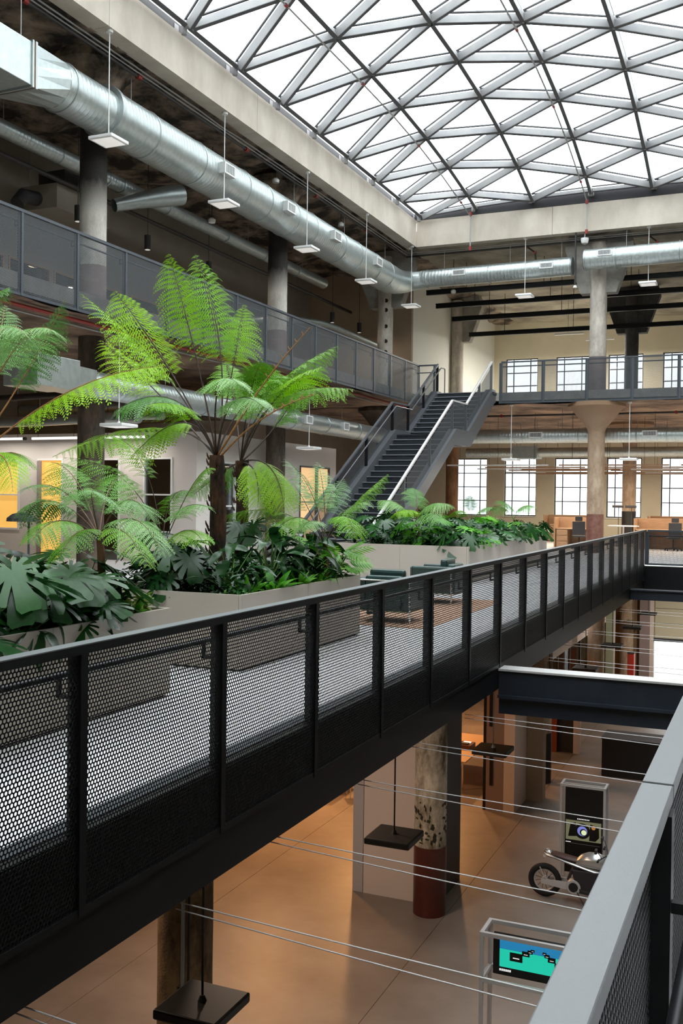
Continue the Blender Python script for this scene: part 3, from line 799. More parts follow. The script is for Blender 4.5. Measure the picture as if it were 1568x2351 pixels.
# ------------------------------------------------------------------ stair
st = thing('staircase', 'dark steel staircase with mesh sides climbing to the upper gallery', 'staircase', (-10, 23, 0))
TR, RI = .31, .172
XL, XR = -10.92, -9.20
for k in range(21):
    y = 23 + TR * k; z = RI * (k + 1)
    MB().box(XL, XR, y + .021, y + TR, z - .045, z - .004).build('tread', M['tread'], st)
    MB().box(XL, XR, y - .028, y + .02, z - .022, z + .001).build('nosing', M['nosing'], st)
    MB().box(XL, XR, y, y + .012, z - RI, z - .045).build('riser', M['tread'], st)
ZL = RI * 22
MB().box(XL, XR, 29.5, 30.82, ZL - .06, ZL).build('landing', M['tread'], st)
MB().box(XL, XR, 29.48, 29.52, ZL, ZL + .004).build('nosing', M['nosing'], st)
MB().box(XL, XR, 29.52, 29.532, ZL - RI, ZL - .06).build('riser', M['tread'], st)
for k in range(10):
    y = 30.8 + TR * k; z = ZL + RI * (k + 1)
    if k < 9: MB().box(XL, XR, y + .021, y + TR, z - .045, z - .004).build('tread', M['tread'], st)
    MB().box(XL, XR, y - .028, y + .02, z - .022, z + .001).build('nosing', M['nosing'], st)
    MB().box(XL, XR, y, y + .012, z - RI, z - .045).build('riser', M['tread'], st)
MB().box(XL - .25, XR + .3, 33.6, 34.0, 5.40, 5.496).build('top_plate', M['tread'], st)
prof = [(22.8, .0), (22.8, .26), (29.43, 3.94), (30.72, 3.94), (33.62, 5.58), (34.0, 5.58), (34.0, 5.15), (33.85, 5.12), (30.95, 3.46), (29.32, 3.46), (23.1, 0)]
for x0, x1 in ((XL - .25, XL - .002), (XR + .002, XR + .26)):
    MB().prism(prof, x1 - x0, (x0, 0, 0), (0, 1, 0), (0, 0, 1), (1, 0, 0)).build('stringer', M['stair_steel'], st)
MB().box(XL, XR, 29.4, 30.85, 3.44, 3.50).build('soffit_plate', M['stair_steel'], st)
railp = [(22.9, 1.08), (29.4, 4.80), (30.9, 4.82), (33.95, 6.57)]
def rz_at(y):
    for (a, za), (b, zb_) in zip(railp, railp[1:]):
        if a <= y <= b: return za + (zb_ - za) * (y - a) / (b - a)
    return railp[-1][1]
PM_LOW = perforated('sheet_low', 2.02, .92, M['mesh_blue'], shear=(4.80 - 1.08) / 6.5)
PM_TOP = perforated('sheet_top', 1.46, .92, M['mesh_blue'], shear=(6.57 - 4.82) / 3.05)
PM_FLAT = perforated('sheet_flat', 1.36, .92, M['mesh_blue'])
for x, inn in ((XL - .12, 1), (XR + .12, -1)):
    for (a, za), (b, zb_) in zip(railp, railp[1:]):
        MB().bar((x, a, za), (x, b, zb_), .07, .05).build('top_rail', M['stair_steel'] if inn > 0 else M['alu'], st)
    MB().tube([(x + inn * .12, y, z - .13) for y, z in railp], .02, 10).build('handrail', M['stair_steel'], st)
    if inn > 0: MB().tube([(x + .12, 33.95, 6.44), (x + .12, 34.35, 6.46), (x + .12, 34.38, 6.40), (x + .12, 34.38, 5.52)], .02, 10).build('handrail', M['stair_steel'], st)
    for y in (22.95, 25.1, 27.25, 29.4, 30.85, 32.4, 33.9):
        zt = rz_at(y)
        MB().box(x - .04, x + .04, y - .03, y + .03, zt - 1.0 if y > 23 else .0, zt - .02).build('post', M['black_steel'] if inn > 0 else M['stair_steel'], st)
        MB().box(min(x, x + inn * .12), max(x, x + inn * .12), y - .012, y + .012, zt - .16, zt - .14).build('bracket', M['stair_steel'], st)
    xo = x - inn * .045
    for y in (23.05, 25.2, 27.3): share(PM_LOW, 'mesh_panel', st, (xo + 10, y - 23, rz_at(y) - .98))
    for y in (30.92, 32.46): share(PM_TOP, 'mesh_panel', st, (xo + 10, y - 23, rz_at(y) - .98))
    share(PM_FLAT, 'mesh_panel', st, (xo + 10, 29.45 - 23, 4.81 - .98))
# short gallery rail pieces either side of the stair head
MB().box(-11.75, -11.1, 33.97, 34.03, 6.53, 6.58).box(-11.75, -11.1, 33.98, 34.02, 6.28, 6.31).box(-11.22, -11.16, 33.97, 34.03, 5.5, 6.53).build('return_rail', M['blue_steel'], st)

# ------------------------------------------------------------------ ducts
def duct_rings(t, axis, c1, z, r, ps):
    for p in ps:
        MB().torus((c1, p, z) if axis == 'Y' else (p, c1, z), r + .004, .016, axis if axis == 'X' else 'Y', 28, 6).build('joint_ring', M['duct_ring'], t, smooth=True)
def register(t, x, y, z, face, w=.5, h=.2, d=.2):
    """air register box with frame, dark grille and blades on the side of a duct"""
    def B(mb, a, b, p, q, z0, z1):
        if face == 'X': return mb.box(x + p, x + q, y + a, y + b, z + z0, z + z1)
        return mb.box(x + a, x + b, y - q, y - p, z + z0, z + z1)
    v = B(MB(), -w / 2, w / 2, -d, 0, -h / 2, h / 2).build('register', M['vent_white'], t)
    mb = MB()
    B(mb, -w / 2, w / 2, .001, .02, h / 2 - .03, h / 2); B(mb, -w / 2, w / 2, .001, .02, -h / 2, -h / 2 + .03)
    B(mb, -w / 2, -w / 2 + .04, .001, .02, -h / 2 + .03, h / 2 - .03); B(mb, w / 2 - .04, w / 2, .001, .02, -h / 2 + .03, h / 2 - .03)
    mb.build('frame', M['lamp_white'], v)
    B(MB(), -w / 2 + .04, w / 2 - .04, .001, .006, -h / 2 + .03, h / 2 - .03).build('grille', M['vent_dark'], v)
    mb = MB()
    for k in range(8):
        a = -w / 2 + .07 + (w - .14) * k / 7; B(mb, a - .008, a + .008, .006, .016, -h / 2 + .03, h / 2 - .03)
    mb.build('blades', M['vent_white'], v)
def hanger(t, x, y, z0, z1, r=None):
    MB().tube([(x, y, z0), (x, y, z1)], .009, 6).build('hanger', M['pipe_grey'], t)

t = thing('spiral_duct', 'big galvanised spiral duct running along the upper left gallery from the box to the corner', 'duct', (-12.6, 15, 9.53))
MB().tube([(-12.6, 15.1, 9.5), (-12.6, 16.65, 9.5)], .46, 32).build('duct_body', M['duct_y'], t, smooth=True)
MB().tube([(-12.6, 16.65, 9.53), (-12.6, 33.0, 9.53)], .50, 36).build('duct_body', M['duct_y'], t, smooth=True)
el = [(-12.6, 33.0, 9.53), (-12.58, 33.5, 9.56), (-12.5, 33.9, 9.60), (-12.36, 34.18, 9.65), (-12.15, 34.32, 9.70), (-11.85, 34.36, 9.72)]
MB().tube(el, [.5, .46, .42, .38, .34, .32], 28).build('elbow', M['duct_plain'], t, smooth=True)
duct_rings(t, 'Y', -12.6, 9.5, .465, (15.3,))
MB().tube([(-12.6, 16.6, 9.53), (-12.6, 16.72, 9.53)], .54, 32).build('flange', M['duct_ring'], t, smooth=True)
duct_rings(t, 'Y', -12.6, 9.53, .5, (18.0, 19.9, 22.0, 23.2, 24.8, 26.0, 28.1, 29.4, 31.0, 32.2))
for y in (20.7, 24.0, 27.1, 30.5): register(t, -11.98, y, 9.52, 'X', .50, .26, .26)
for y in (17.6, 21.5, 25.4, 29.0, 32.6): hanger(t, -12.6, y, 10.0, ZR)
b0, b1 = (-13.1, -12.1), (8.95, 9.72)
vs = [(x, 14.0, z) for z in b1 for x in b0]
ring = [(-12.6 + .46 * math.cos(2 * PI * k / 16), 15.1, 9.5 + .46 * math.sin(2 * PI * k / 16)) for k in range(16)]
sq = []
for k in range(16):
    c_, s_ = math.cos(2 * PI * k / 16), math.sin(2 * PI * k / 16); q = max(abs(c_), abs(s_))
    sq.append((-12.6 + .5 * c_ / q, 14.1, 9.335 + .385 * s_ / q))
MB().add(sq + ring, [(k, (k + 1) % 16, 16 + (k + 1) % 16, 16 + k) for k in range(16)]).build('transition', M['duct_plain'], t)
bx = thing('box_duct', 'rectangular sheet metal duct box at the left edge under the roof', 'duct', (-12.6, 10, 9.3))
MB().box(-13.1, -12.1, 5.5, 13.95, 8.95, 9.72).build('duct_body', M['duct_plain'], bx, bevel=.01)
MB().box(-13.13, -12.07, 13.95, 13.99, 8.92, 9.75).box(-13.13, -12.07, 14.03, 14.08, 8.92, 9.75).build('flange', M['duct_ring'], bx)
MB().box(-13.11, -12.09, 13.99, 14.03, 8.94, 9.73).build('flange', M['stem_rust'], bx)
hanger(bx, -12.12, 13.7, 9.72, ZR); hanger(bx, -13.08, 13.7, 9.72, ZR)

t = thing('spiral_duct', 'galvanised spiral duct under the back roof, left length starting at the corner elbow', 'duct', (-9, 34.36, 9.74))
MB().tube([(-11.84, 34.36, 9.73), (-6.42, 34.36, 9.78)], .32, 28).build('duct_body', M['duct_x'], t, smooth=True)
duct_rings(t, 'X', 34.36, 9.73, .32, (-11.6, -9.3)); duct_rings(t, 'X', 34.36, 9.78, .32, (-6.45,))
MB().tube([(-6.42, 34.36, 9.78), (-6.40, 34.36, 9.78)], .30, 28).build('dark_end', M['vent_dark'], t)  # dark disc paints the shade inside the open duct end
for x in (-10.35, -7.25): register(t, x, 34.02, 9.80, 'Y', .46, .2, .1)
for x in (-11, -8.6, -6.8): hanger(t, x, 34.4, 10.05, ZR)
t = thing('spiral_duct', 'galvanised spiral duct under the back roof, right length passing the bracketed column', 'duct', (-3, 34.0, 9.9))
MB().tube([(-5.95, 34.0, 9.86), (2.6, 34.0, 9.93)], .34, 28).build('duct_body', M['duct_x'], t, smooth=True)
duct_rings(t, 'X', 34.0, 9.86, .34, (-5.9, -4.9)); duct_rings(t, 'X', 34.0, 9.90, .34, (-2.9,))
MB().tube([(-5.97, 34.0, 9.86), (-5.95, 34.0, 9.86)], .32, 28).build('dark_end', M['vent_dark'], t)  # open end again, its dark interior painted as a disc
register(t, -5.25, 33.64, 9.98, 'Y', .46, .2, .1)
for x in (-4.6, -2.0): hanger(t, x, 34.05, 10.2, ZR)

t = thing('spiral_duct', 'slim spiral duct along the inner ceiling of the upper left gallery behind the columns', 'duct', (-15.5, 20, 9.7))
MB().tube([(-15.5, 11, 9.68), (-15.5, 33.8, 9.74)], .19, 20).build('duct_body', M['duct_y'], t, smooth=True)
duct_rings(t, 'Y', -15.5, 9.70, .19, (16.5, 18.8, 20.6, 21.2, 23.3, 26.5, 29.0, 31.4))
MB().tube([(-15.45, 20.9, 9.1), (-15.1, 21.5, 9.35), (-14.75, 22.2, 9.62), (-14.55, 22.6, 9.75)], [.16, .2, .27, .27], 22, caps=False).build('open_branch', M['duct_plain'], t, smooth=True)
MB().tube([(-14.64, 22.42, 9.69), (-14.62, 22.44, 9.70)], .26, 22).build('branch_lining', M['vent_white'], t)
for y in (17, 20, 24, 28, 32): hanger(t, -15.5, y, 9.85, ZR)
t = thing('ceiling_unit', 'dark air handling box hung from the upper left gallery ceiling behind the first column', 'air unit', (-16.6, 20.5, 9))
MB().box(-17.2, -16.1, 19.5, 21.6, 8.75, 9.35).build('housing', M['dim_wall'], t, bevel=.01)
MB().box(-17.0, -16.2, 19.9, 21.2, 9.36, 9.8).build('plenum', M['charcoal'], t)
MB().tube([(-16.7, 19.5, 9.0), (-16.7, 19.0, 8.95), (-16.7, 18.8, 8.7)], .17, 16).build('inlet', M['charcoal'], t, smooth=True)
hanger(t, -17.1, 19.7, 9.35, ZR); hanger(t, -16.2, 21.4, 9.35, ZR)
t = thing('bent_pipe', 'thin bent galvanised pipe below the upper left ceiling near the corner column', 'pipe', (-15, 30, 8))
MB().tube([(-16.8, 28.6, 7.55), (-15.8, 30.6, 7.9), (-15.3, 31.8, 8.02), (-14.95, 32.5, 8.02), (-14.7, 33.2, 7.95), (-14.3, 35.0, 7.75), (-14.1, 36.2, 7.65)], .11, 14).build('pipe', M['duct_plain'], t, smooth=True)
MB().tube([(-14.1, 36.2, 7.65), (-14.08, 36.35, 7.64)], .16, 14).build('end_collar', M['charcoal'], t)

t = thing('spiral_duct', 'galvanised duct below the upper gallery slab, along the left behind the fern', 'duct', (-12.6, 20, 3.95))
MB().tube([(-12.6, 16.2, 3.98), (-12.6, 32.6, 3.96)], .27, 24).build('duct_body', M['duct_y'], t, smooth=True)
MB().box(-13.0, -12.2, 14.3, 15.5, 3.74, 4.32).build('box_section', M['duct_plain'], t, bevel=.01)
MB().bar((-12.6, 15.5, 4.0), (-12.6, 16.2, 3.98), .5, .5).build('transition', M['duct_plain'], t)
duct_rings(t, 'Y', -12.6, 3.97, .27, (18, 20.5, 23, 25.2, 27.5, 30))
for y in (25.9, 28.6, 21.2): register(t, -12.27, y, 4.0, 'X', .42, .24, .12)
for y in (15.3, 19, 24, 29): hanger(t, -12.6, y, 4.2, 5.1)
t = thing('spiral_duct', 'galvanised duct below the back gallery slab, behind the cone topped column', 'duct', (-4, 36, 4.1))
MB().tube([(-11.5, 36, 4.12), (3, 36, 4.06)], .26, 24).build('duct_body', M['duct_x'], t, smooth=True)
duct_rings(t, 'X', 36, 4.1, .262, (-10.5, -8.7, -6.4, -4.4, -3.4))
for x in (-7.9, -3.95): register(t, x, 35.72, 4.13, 'Y', .5, .2, .1)
for x in (-10, -7, -4.6): hanger(t, x, 36, 4.35, 5.1)
t = thing('spiral_duct', 'brownish duct deeper below the back gallery slab, nearer the windows', 'duct', (-4, 41, 3.9))
MB().tube([(-12, 41, 3.75), (3, 41, 3.75)], .2, 18).build('duct_body', M['duct_x'], t, smooth=True)
MB().box(-9.9, -8.9, 40.5, 41.5, 3.5, 4.0).build('box_section', M['duct_plain'], t)
for x in (-9, -5, -2): hanger(t, x, 41, 3.95, 5.1)
# pipes over the office box
for n, (y, z, r, mm) in enumerate(((20.2, 3.62, .13, 'duct_plain'), (21.2, 3.75, .10, 'duct_plain'), (19.4, 4.15, .08, 'pipe_dark'), (23.5, 4.3, .14, 'duct_plain'), (25.0, 4.0, .08, 'pipe_grey'))):
    t = thing('service_pipe', 'service pipe crossing above the taupe office box, %s of five from the void side' % ORD[n], 'pipe', (-17, y, z), 'service pipes above the office box')
    MB().tube([(-20.9, y + .3, z), (-17, y, z), (-15.2, y, z + .05), (-14.0, y - .2, z)], r, 12).build('pipe', M[mm], t, smooth=True)
    for x in (-19.5, -17.2, -15.3): MB().tube([(x, y + .05, z + r), (x, y + .05, 5.1)], .01, 6).build('hanger', M['pipe_grey'], t)

# ------------------------------------------------------------------ pendant lamps
def lamp_light(t, dx, dy, dz, sx, sy, watts, col):
    ld = bpy.data.lights.new('lamp_light', 'AREA'); ld.shape = 'RECTANGLE'; ld.size = sx; ld.size_y = sy
    ld.energy = watts; ld.color = col
    lo = new_obj('lamp_light', ld, t); lo.location = (dx, dy, dz)

def pendant(label, x, y, z, top, group, body, glow, w=.56, h=.07, rod=None):
    t = thing('pendant_lamp', label, 'lamp', (x, y, z), group)
    MB().box(x - w / 2, x + w / 2, y - w / 2, y + w / 2, z, z + h).build('lamp_plate', M[body], t, bevel=.018)
    MB().box(x - w / 2 + .05, x + w / 2 - .05, y - w / 2 + .05, y + w / 2 - .05, z - .004, z + .002).build('diffuser', M[glow], t)
    MB().tube([(x, y, z + h), (x, y, top)], .011, 8).build('rod', M[rod or body], t)
    MB().lathe((x, y, top - .05), [(.07, 0), (.07, .05)], 14).build('ceiling_rose', M[rod or body], t)
    MB().lathe((x, y, z + h), [(.04, 0), (.02, .05)], 12).build('stem_socket', M[rod or body], t)
    return t
for n, y in enumerate((16.04, 20.48, 25.02, 29.4, 33.7)):
    pendant('square white pendant lamp on a rod by the upper left gallery, %s from the camera' % ORD[n], -12.0, y, 8.63, 10.8, 'white pendants of the upper storey', 'lamp_white', 'lamp_glow')
for n, (x, z) in enumerate(((-7.98, 8.78), (-3.89, 8.9))):
    pendant('square white pendant lamp before the back gallery, %s the bracketed column' % ('left of', 'right of')[n], x, 34.05, z, 10.80, 'white pendants of the upper storey', 'lamp_white', 'lamp_glow')
for n, (x, y) in enumerate(((-12.3, 16.87), (-12.3, 25.95), (-8.44, 34.3), (-4.44, 34.3))):
    pendant('flat white pendant lamp in the middle storey, %s' % ('beside the dark column at left', 'between the fern and the stair', 'right of the stair under the back gallery', 'right of the cone topped column')[n],
            x, y, 3.15, 5.1, 'white pendants of the middle storey', 'lamp_white', 'lamp_glow')
for n, (a, b) in enumerate(((-20.6, -18.9), (-18.6, -17.0), (-16.3, -14.9))):
    t = thing('tube_lamp', 'white tube lamp hung before the taupe office wall, %s from the left' % ORD[n], 'lamp', ((a + b) / 2, 21.6, 3.28), 'tube lamps by the office wall')
    MB().tube([(a, 21.6, 3.28), (b, 21.6, 3.28)], .035, 10).build('tube', mat('tube_white', (.8, .8, .8), emit=(1, .97, .92), estr=1.2) if n == 0 else bpy.data.materials['tube_white'], t)
    MB().tube([(b, 21.6, 3.28), (b + .08, 21.6, 3.28)], .045, 10).build('dark_end', M['charcoal'], t)
    for x in (a + .2, b - .2): MB().tube([(x, 21.6, 3.31), (x, 21.6, 5.05)], .007, 5).build('cord', M['pipe_dark'], t)
    lamp_light(t, 0, 0, -.05, b - a, .06, 24, (1.0, .94, .86))
for n, y in enumerate((7.46, 12.26, 17.3, 22.1, 26.8, 31.6, 36.5, 41.3)):
    pendant('square black pendant lamp hanging over the ground floor, %s from the camera' % ORD[n], -4.5, y, -2.74, -.6, 'black pendants of the ground floor', 'lamp_black', 'lamp_glow_low', .62, .09, 'pipe_grey' if n == 2 else None)
for n, (x, y) in enumerate(((-15.5, 19.55), (-15.5, 22.46), (-15.5, 25.6), (-15.5, 30.5), (-15.3, 34.2), (-15.2, 36.6))):
    t = thing('cylinder_lamp', 'small dark cylinder lamp under the upper left ceiling, %s from the camera' % ORD[n], 'lamp', (x, y, 8.35), 'cylinder lamps of the upper left gallery')
    MB().lathe((x, y, 8.35), [(.085, 0), (.085, .38), (.03, .40)], 16).build('housing', M['charcoal'], t, smooth=True)
    lamp_light(t, 0, 0, -.02, .12, .12, 18, (1.0, .85, .66))
    MB().lathe((x, y, 8.345), [(.07, 0), (.07, .004)], 16).build('lens', M['lamp_glow'], t)
    MB().tube([(x, y, 8.74), (x, y, ZR + .12)], .008, 6).build('cord', M['pipe_dark'], t)

# ceiling rails, sprinkler mains and conduits under the roof
for n, (y, z) in enumerate(((37.2, 9.75), (38.4, 9.45), (40.6, 9.3), (43.2, 9.05))):
    t = thing('channel_rail', 'black channel rail hung under the back roof, %s from the curb' % ORD[n], 'rail', (-5, y, z), 'black rails under the back roof')
    MB().box(-12.6, 4, y - .06, y + .06, z, z + .16).box(-12.6, 4, y - .09, y + .09, z + .161, z + .19).build('rail', M['black_steel'], t)
    for x in (-11, -8, -5, -2): MB().tube([(x, y, z + .19), (x, y, ZR)], .012, 6).build('hanger', M['pipe_dark'], t)
for n, (y, z) in enumerate(((45.2, 9.25), (47.5, 9.3))):
    t = thing('linear_lamp', 'white strip lamp near the upper windows, %s from the curb' % ORD[n], 'lamp', (-8, y, z), 'strip lamps by the upper windows')
    MB().box(-9.2 + n, -7.9 + n, y - .06, y + .06, z, z + .08).build('body', M['lamp_white'], t)
    lamp_light(t, -.55 + n, 0, -.02, 1.2, .1, 520, (1.0, .95, .85))
    MB().tube([(-8.6 + n, y, z + .08), (-8.6 + n, y, ZR)], .01, 6).build('hanger', M['pipe_grey'], t)
def run(name, label, pts, r, m, reds=(), group=None):
    t = thing(name, label, 'pipe', pts[0], group)
    MB().tube(pts, r, 8).build('pipe', M[m], t)
    for p in reds:
        MB().lathe(p, [(r * 1.7, -.06), (r * 1.7, .06)], 8, 'Y').build('fitting', M['pipe_red'], t)
    return t
run('sprinkler_main', 'dark sprinkler main under the left roof beside the curb', [(-12.48, 6, 10.62), (-12.48, 34.45, 10.62), (4, 34.45, 10.62)], .035, 'pipe_dark', [(-12.48, y, 10.62) for y in (14.2, 17.7, 22.4, 26.6, 30.5)])
run('conduit', 'thin grey conduit along the foot of the left curb', [(-12.38, 6, 10.72), (-12.38, 20, 10.72), (-12.40, 21, 10.70), (-12.38, 22, 10.72), (-12.38, 34.35, 10.72), (3, 34.36, 10.72)], .018, 'pipe_grey')
run('conduit', 'second thin conduit just outside the first along the left curb', [(-12.42, 6, 10.66), (-12.42, 34.40, 10.66), (3, 34.42, 10.68)], .015, 'pipe_grey')
run('sprinkler_main', 'black pipe low under the upper left ceiling behind the columns', [(-15.95, 10, 9.35), (-15.95, 37.5, 9.35)], .06, 'pipe_dark')
run('sprinkler_main', 'red pipe under the edge of the upper left gallery slab', [(-12.0, 8, 5.02), (-12.0, 33.5, 5.02)], .035, 'pipe_red')
run('conduit', 'grey conduit pair under the upper left gallery slab', [(-12.25, 8, 4.98), (-12.25, 33.5, 4.98)], .02, 'pipe_grey')
run('sprinkler_main', 'black pipe under the back gallery slab', [(-11.5, 35.9, 4.85), (4, 35.9, 4.85)], .035, 'pipe_dark', [(-9.2, 35.9, 4.85), (-3.1, 35.9, 4.85)])
for n, x in enumerate((-8.05, -3.95)):
    run('sprinkler_drop', 'black sprinkler branch with red elbow behind the back duct, %s' % ('left one', 'right one')[n], [(x, 34.45, 10.62), (x + .25, 34.75, 10.45), (x + .3, 34.8, 9.9)], .03, 'pipe_dark', [(x + .25, 34.75, 10.45), (x, 34.5, 10.6)])
for n, (x, y, z) in enumerate(((-6.25, 33.95, 8.95),)):
    t = thing('sensor_drop', 'black drop rod with white tip left of the bracketed column', 'sensor', (x, y, z))
    MB().tube([(x, y, z + .05), (x, y, 10.80)], .03, 8).build('rod', M['pipe_dark'], t)
    MB().lathe((x, y, z), [(.07, 0), (.05, .05), (.03, .08)], 12).build('tip', M['lamp_white'], t)
t = thing('camera_dome', 'small white camera dome under the back curb above the bracketed column', 'camera', (-5.95, 33.8, 10.5))
MB().lathe((-5.95, 33.95, 10.5), [(.02, -.13), (.1, -.09), (.13, 0), (.13, .08)], 16).build('dome', M['lamp_white'], t, smooth=True)
MB().tube([(-5.95, 33.95, 10.58), (-5.95, 34.0, 10.8)], .02, 8).build('bracket', M['pipe_grey'], t)
for n, (x, y, z) in enumerate(((-12.72, 24.5, 10.5), (-13.6, 22.6, 9.0), (-12.72, 29.0, 10.45), (-11.3, 36.5, 9.7))):
    t = thing('ceiling_speaker', 'small white round speaker under the upper ceiling, %s' % ('at the curb above the second register', 'left of the second column', 'at the curb near the corner', 'behind the corner elbow')[n], 'speaker', (x, y, z))
    MB().lathe((x, y, z), [(.03, -.1), (.09, -.08), (.1, 0), (.05, .05)], 14).build('shell', M['lamp_white'], t, smooth=True)
    MB().tube([(x, y, z + .05), (x, y, ZR)], .012, 6).build('stem', M['pipe_dark'], t)

# linear pendant lamps before the middle storey windows
for n in range(8):
    y = (37.0, 38.5, 40.0, 41.3, 42.3, 44.8, 46.2, 47.5)[n]; z = 3.06 - .03 * (n % 3); a = -11.6 + 1.1 * (n % 3)
    t = thing('linear_lamp', 'long thin wood toned strip lamp over the back desks, %s from the void' % ORD[n], 'lamp', (a, y, z), 'strip lamps over the back desks')
    for q in range(3):
        MB().box(a + 4.3 * q, a + 4.3 * q + 3.9, y - .035, y + .035, z, z + .05).build('lamp_bar', M['oak'] if (n + q) % 3 else M['lamp_white'], t)
        if n in (0, 2, 6): lamp_light(t, 4.3 * q + 1.95, 0, -.02, 3.8, .07, 135, (1.0, .84, .64))
        for u in (.5, 3.4): MB().tube([(a + 4.3 * q + u, y, z + .05), (a + 4.3 * q + u, y, 5.04)], .006, 5).build('wire', M['pipe_dark'], t)

# ------------------------------------------------------------------ office furniture beyond the planter
def desk(label, x0, x1, y):
    t = thing('office_desk', label, 'desk', ((x0 + x1) / 2, y, 0), 'screened desks at the back')
    MB().box(x0, x1, y + .75, y + .80, 0, 1.15).build('screen', M['oak'], t, bevel=.01)
    MB().box(x0, x0 + .05, y - .1, y + .75, 0, 1.15).build('end_screen', M['oak'], t, bevel=.01)
    MB().box(x0 + .06, x1, y - .05, y + .74, .71, .74).build('worktop', M['table_top'], t)
    d = MB().box(x0 + .08, x0 + .5, y - .02, y + .6, 0.02, .70).build('drawer_unit', M['oak'], t)
    for k in range(3): MB().box(x0 + .09, x0 + .49, y - .045, y - .021, .05 + .22 * k, .25 + .22 * k).build('drawer', M['oak'], d)
    MB().box(x1 - .06, x1 - .02, y, y + .7, 0, .70).build('leg', M['oak'], t)
desk('tan screened desk with drawers left of the maroon footed column', -7.55, -5.95, 37.6)
desk('tan screened desk further right behind the far rail', -4.75, -2.6, 38.4)
desk('tan screened desk against the windows behind the round table', -9.2, -7.2, 43.5)
desk('tan screened desk by the windows at the right edge', -5.0, -2.4, 45.0)
def task_chair(label, x, y, rz):
    t = thing('task_chair', label, 'chair', (x, y, 0), 'black office chairs', 0)
    m = M['charcoal']
    MB().box(x - .24, x + .24, y - .24, y + .22, .43, .50).build('seat', m, t, bevel=.03)
    MB().box(x - .23, x + .23, y - .29, y - .24, .52, 1.02).build('backrest', m, t, bevel=.02)
    MB().box(x - .13, x + .13, y - .28, y - .23, 1.03, 1.2).build('headrest', m, t, bevel=.02)
    MB().tube([(x, y, .1), (x, y, .43)], .03, 10).build('column', M['dark_plastic'], t)
    for k in range(5):
        a = 2 * PI * k / 5
        MB().bar((x, y, .1), (x + .3 * math.cos(a), y + .3 * math.sin(a), .07), .04, .03).lathe((x + .3 * math.cos(a), y + .3 * math.sin(a), 0), [(.03, 0), (.03, .06)], 8).build('base_arm', M['dark_plastic'], t)
    t.rotation_euler = (0, 0, rz)
task_chair('black office chair at the drawer desk left of the maroon footed column', -6.55, 37.2, 0.1)
task_chair('black office chair behind the far rail at the right edge', -3.3, 37.9, .3)
t = thing('round_table', 'white round table right of the maroon footed column', 'table', (-5.0, 37.4, 0))
MB().lathe((-5.0, 37.4, .86), [(.02, 0), (.55, .0), (.56, .03)], 28).build('tabletop', M['white_paint'], t)
MB().tube([(-5, 37.4, .02), (-5, 37.4, .86)], .035, 10).build('leg', M['alu'], t)
MB().lathe((-5.0, 37.4, 0), [(.3, 0), (.28, .02)], 20).build('base', M['alu'], t)
for n, x in enumerate((-5.62, -5.12)):
    t = thing('floor_lamp', 'thin black floor lamp beside the black footed column, %s of two' % ('left', 'right')[n], 'lamp', (x, 40.6, 0))
    MB().lathe((x, 40.6, 0), [(.14, 0), (.13, .02)], 16).build('base', M['charcoal'], t)
    MB().tube([(x, 40.6, .02), (x, 40.6, 1.52)], .014, 8).build('pole', M['charcoal'], t)
    MB().box(x - .24, x + .18, 40.5, 40.7, 1.52, 1.62).build('lamp_head', M['charcoal'], t, bevel=.02)
t = thing('floor_lamp', 'black arched lamp head rising behind the leaves at the left edge', 'lamp', (-12.2, 14.1, 0))
MB().lathe((-12.2, 14.1, 0), [(.16, 0), (.15, .02)], 16).build('base', M['charcoal'], t)
MB().tube([(-12.2, 14.1, .02), (-12.2, 14.1, 1.30)], .02, 8).build('pole', M['charcoal'], t)
MB().lathe((-12.3, 14.02, 1.27), [(.26, 0), (.25, .06), (.16, .13), (.03, .16)], 18).build('lamp_head', M['charcoal'], t, smooth=True)
t = thing('lounge_chair', 'black rounded chair back at the left edge below the arched lamp', 'chair', (-12.4, 13.0, 0))
MB().box(-12.9, -12.1, 12.7, 13.3, .3, .45).build('seat', M['charcoal'], t, bevel=.05)
MB().lathe((-12.5, 12.95, .45), [(.42, 0), (.45, .2), (.40, .42), (.30, .5)], 20).build('backrest', M['charcoal'], t, smooth=True)
for q in ((-12.8, 12.8), (-12.2, 12.8), (-12.8, 13.2), (-12.2, 13.2)): MB().tube([(*q, 0), (*q, .3)], .02, 8).build('leg', M['chrome'], t)

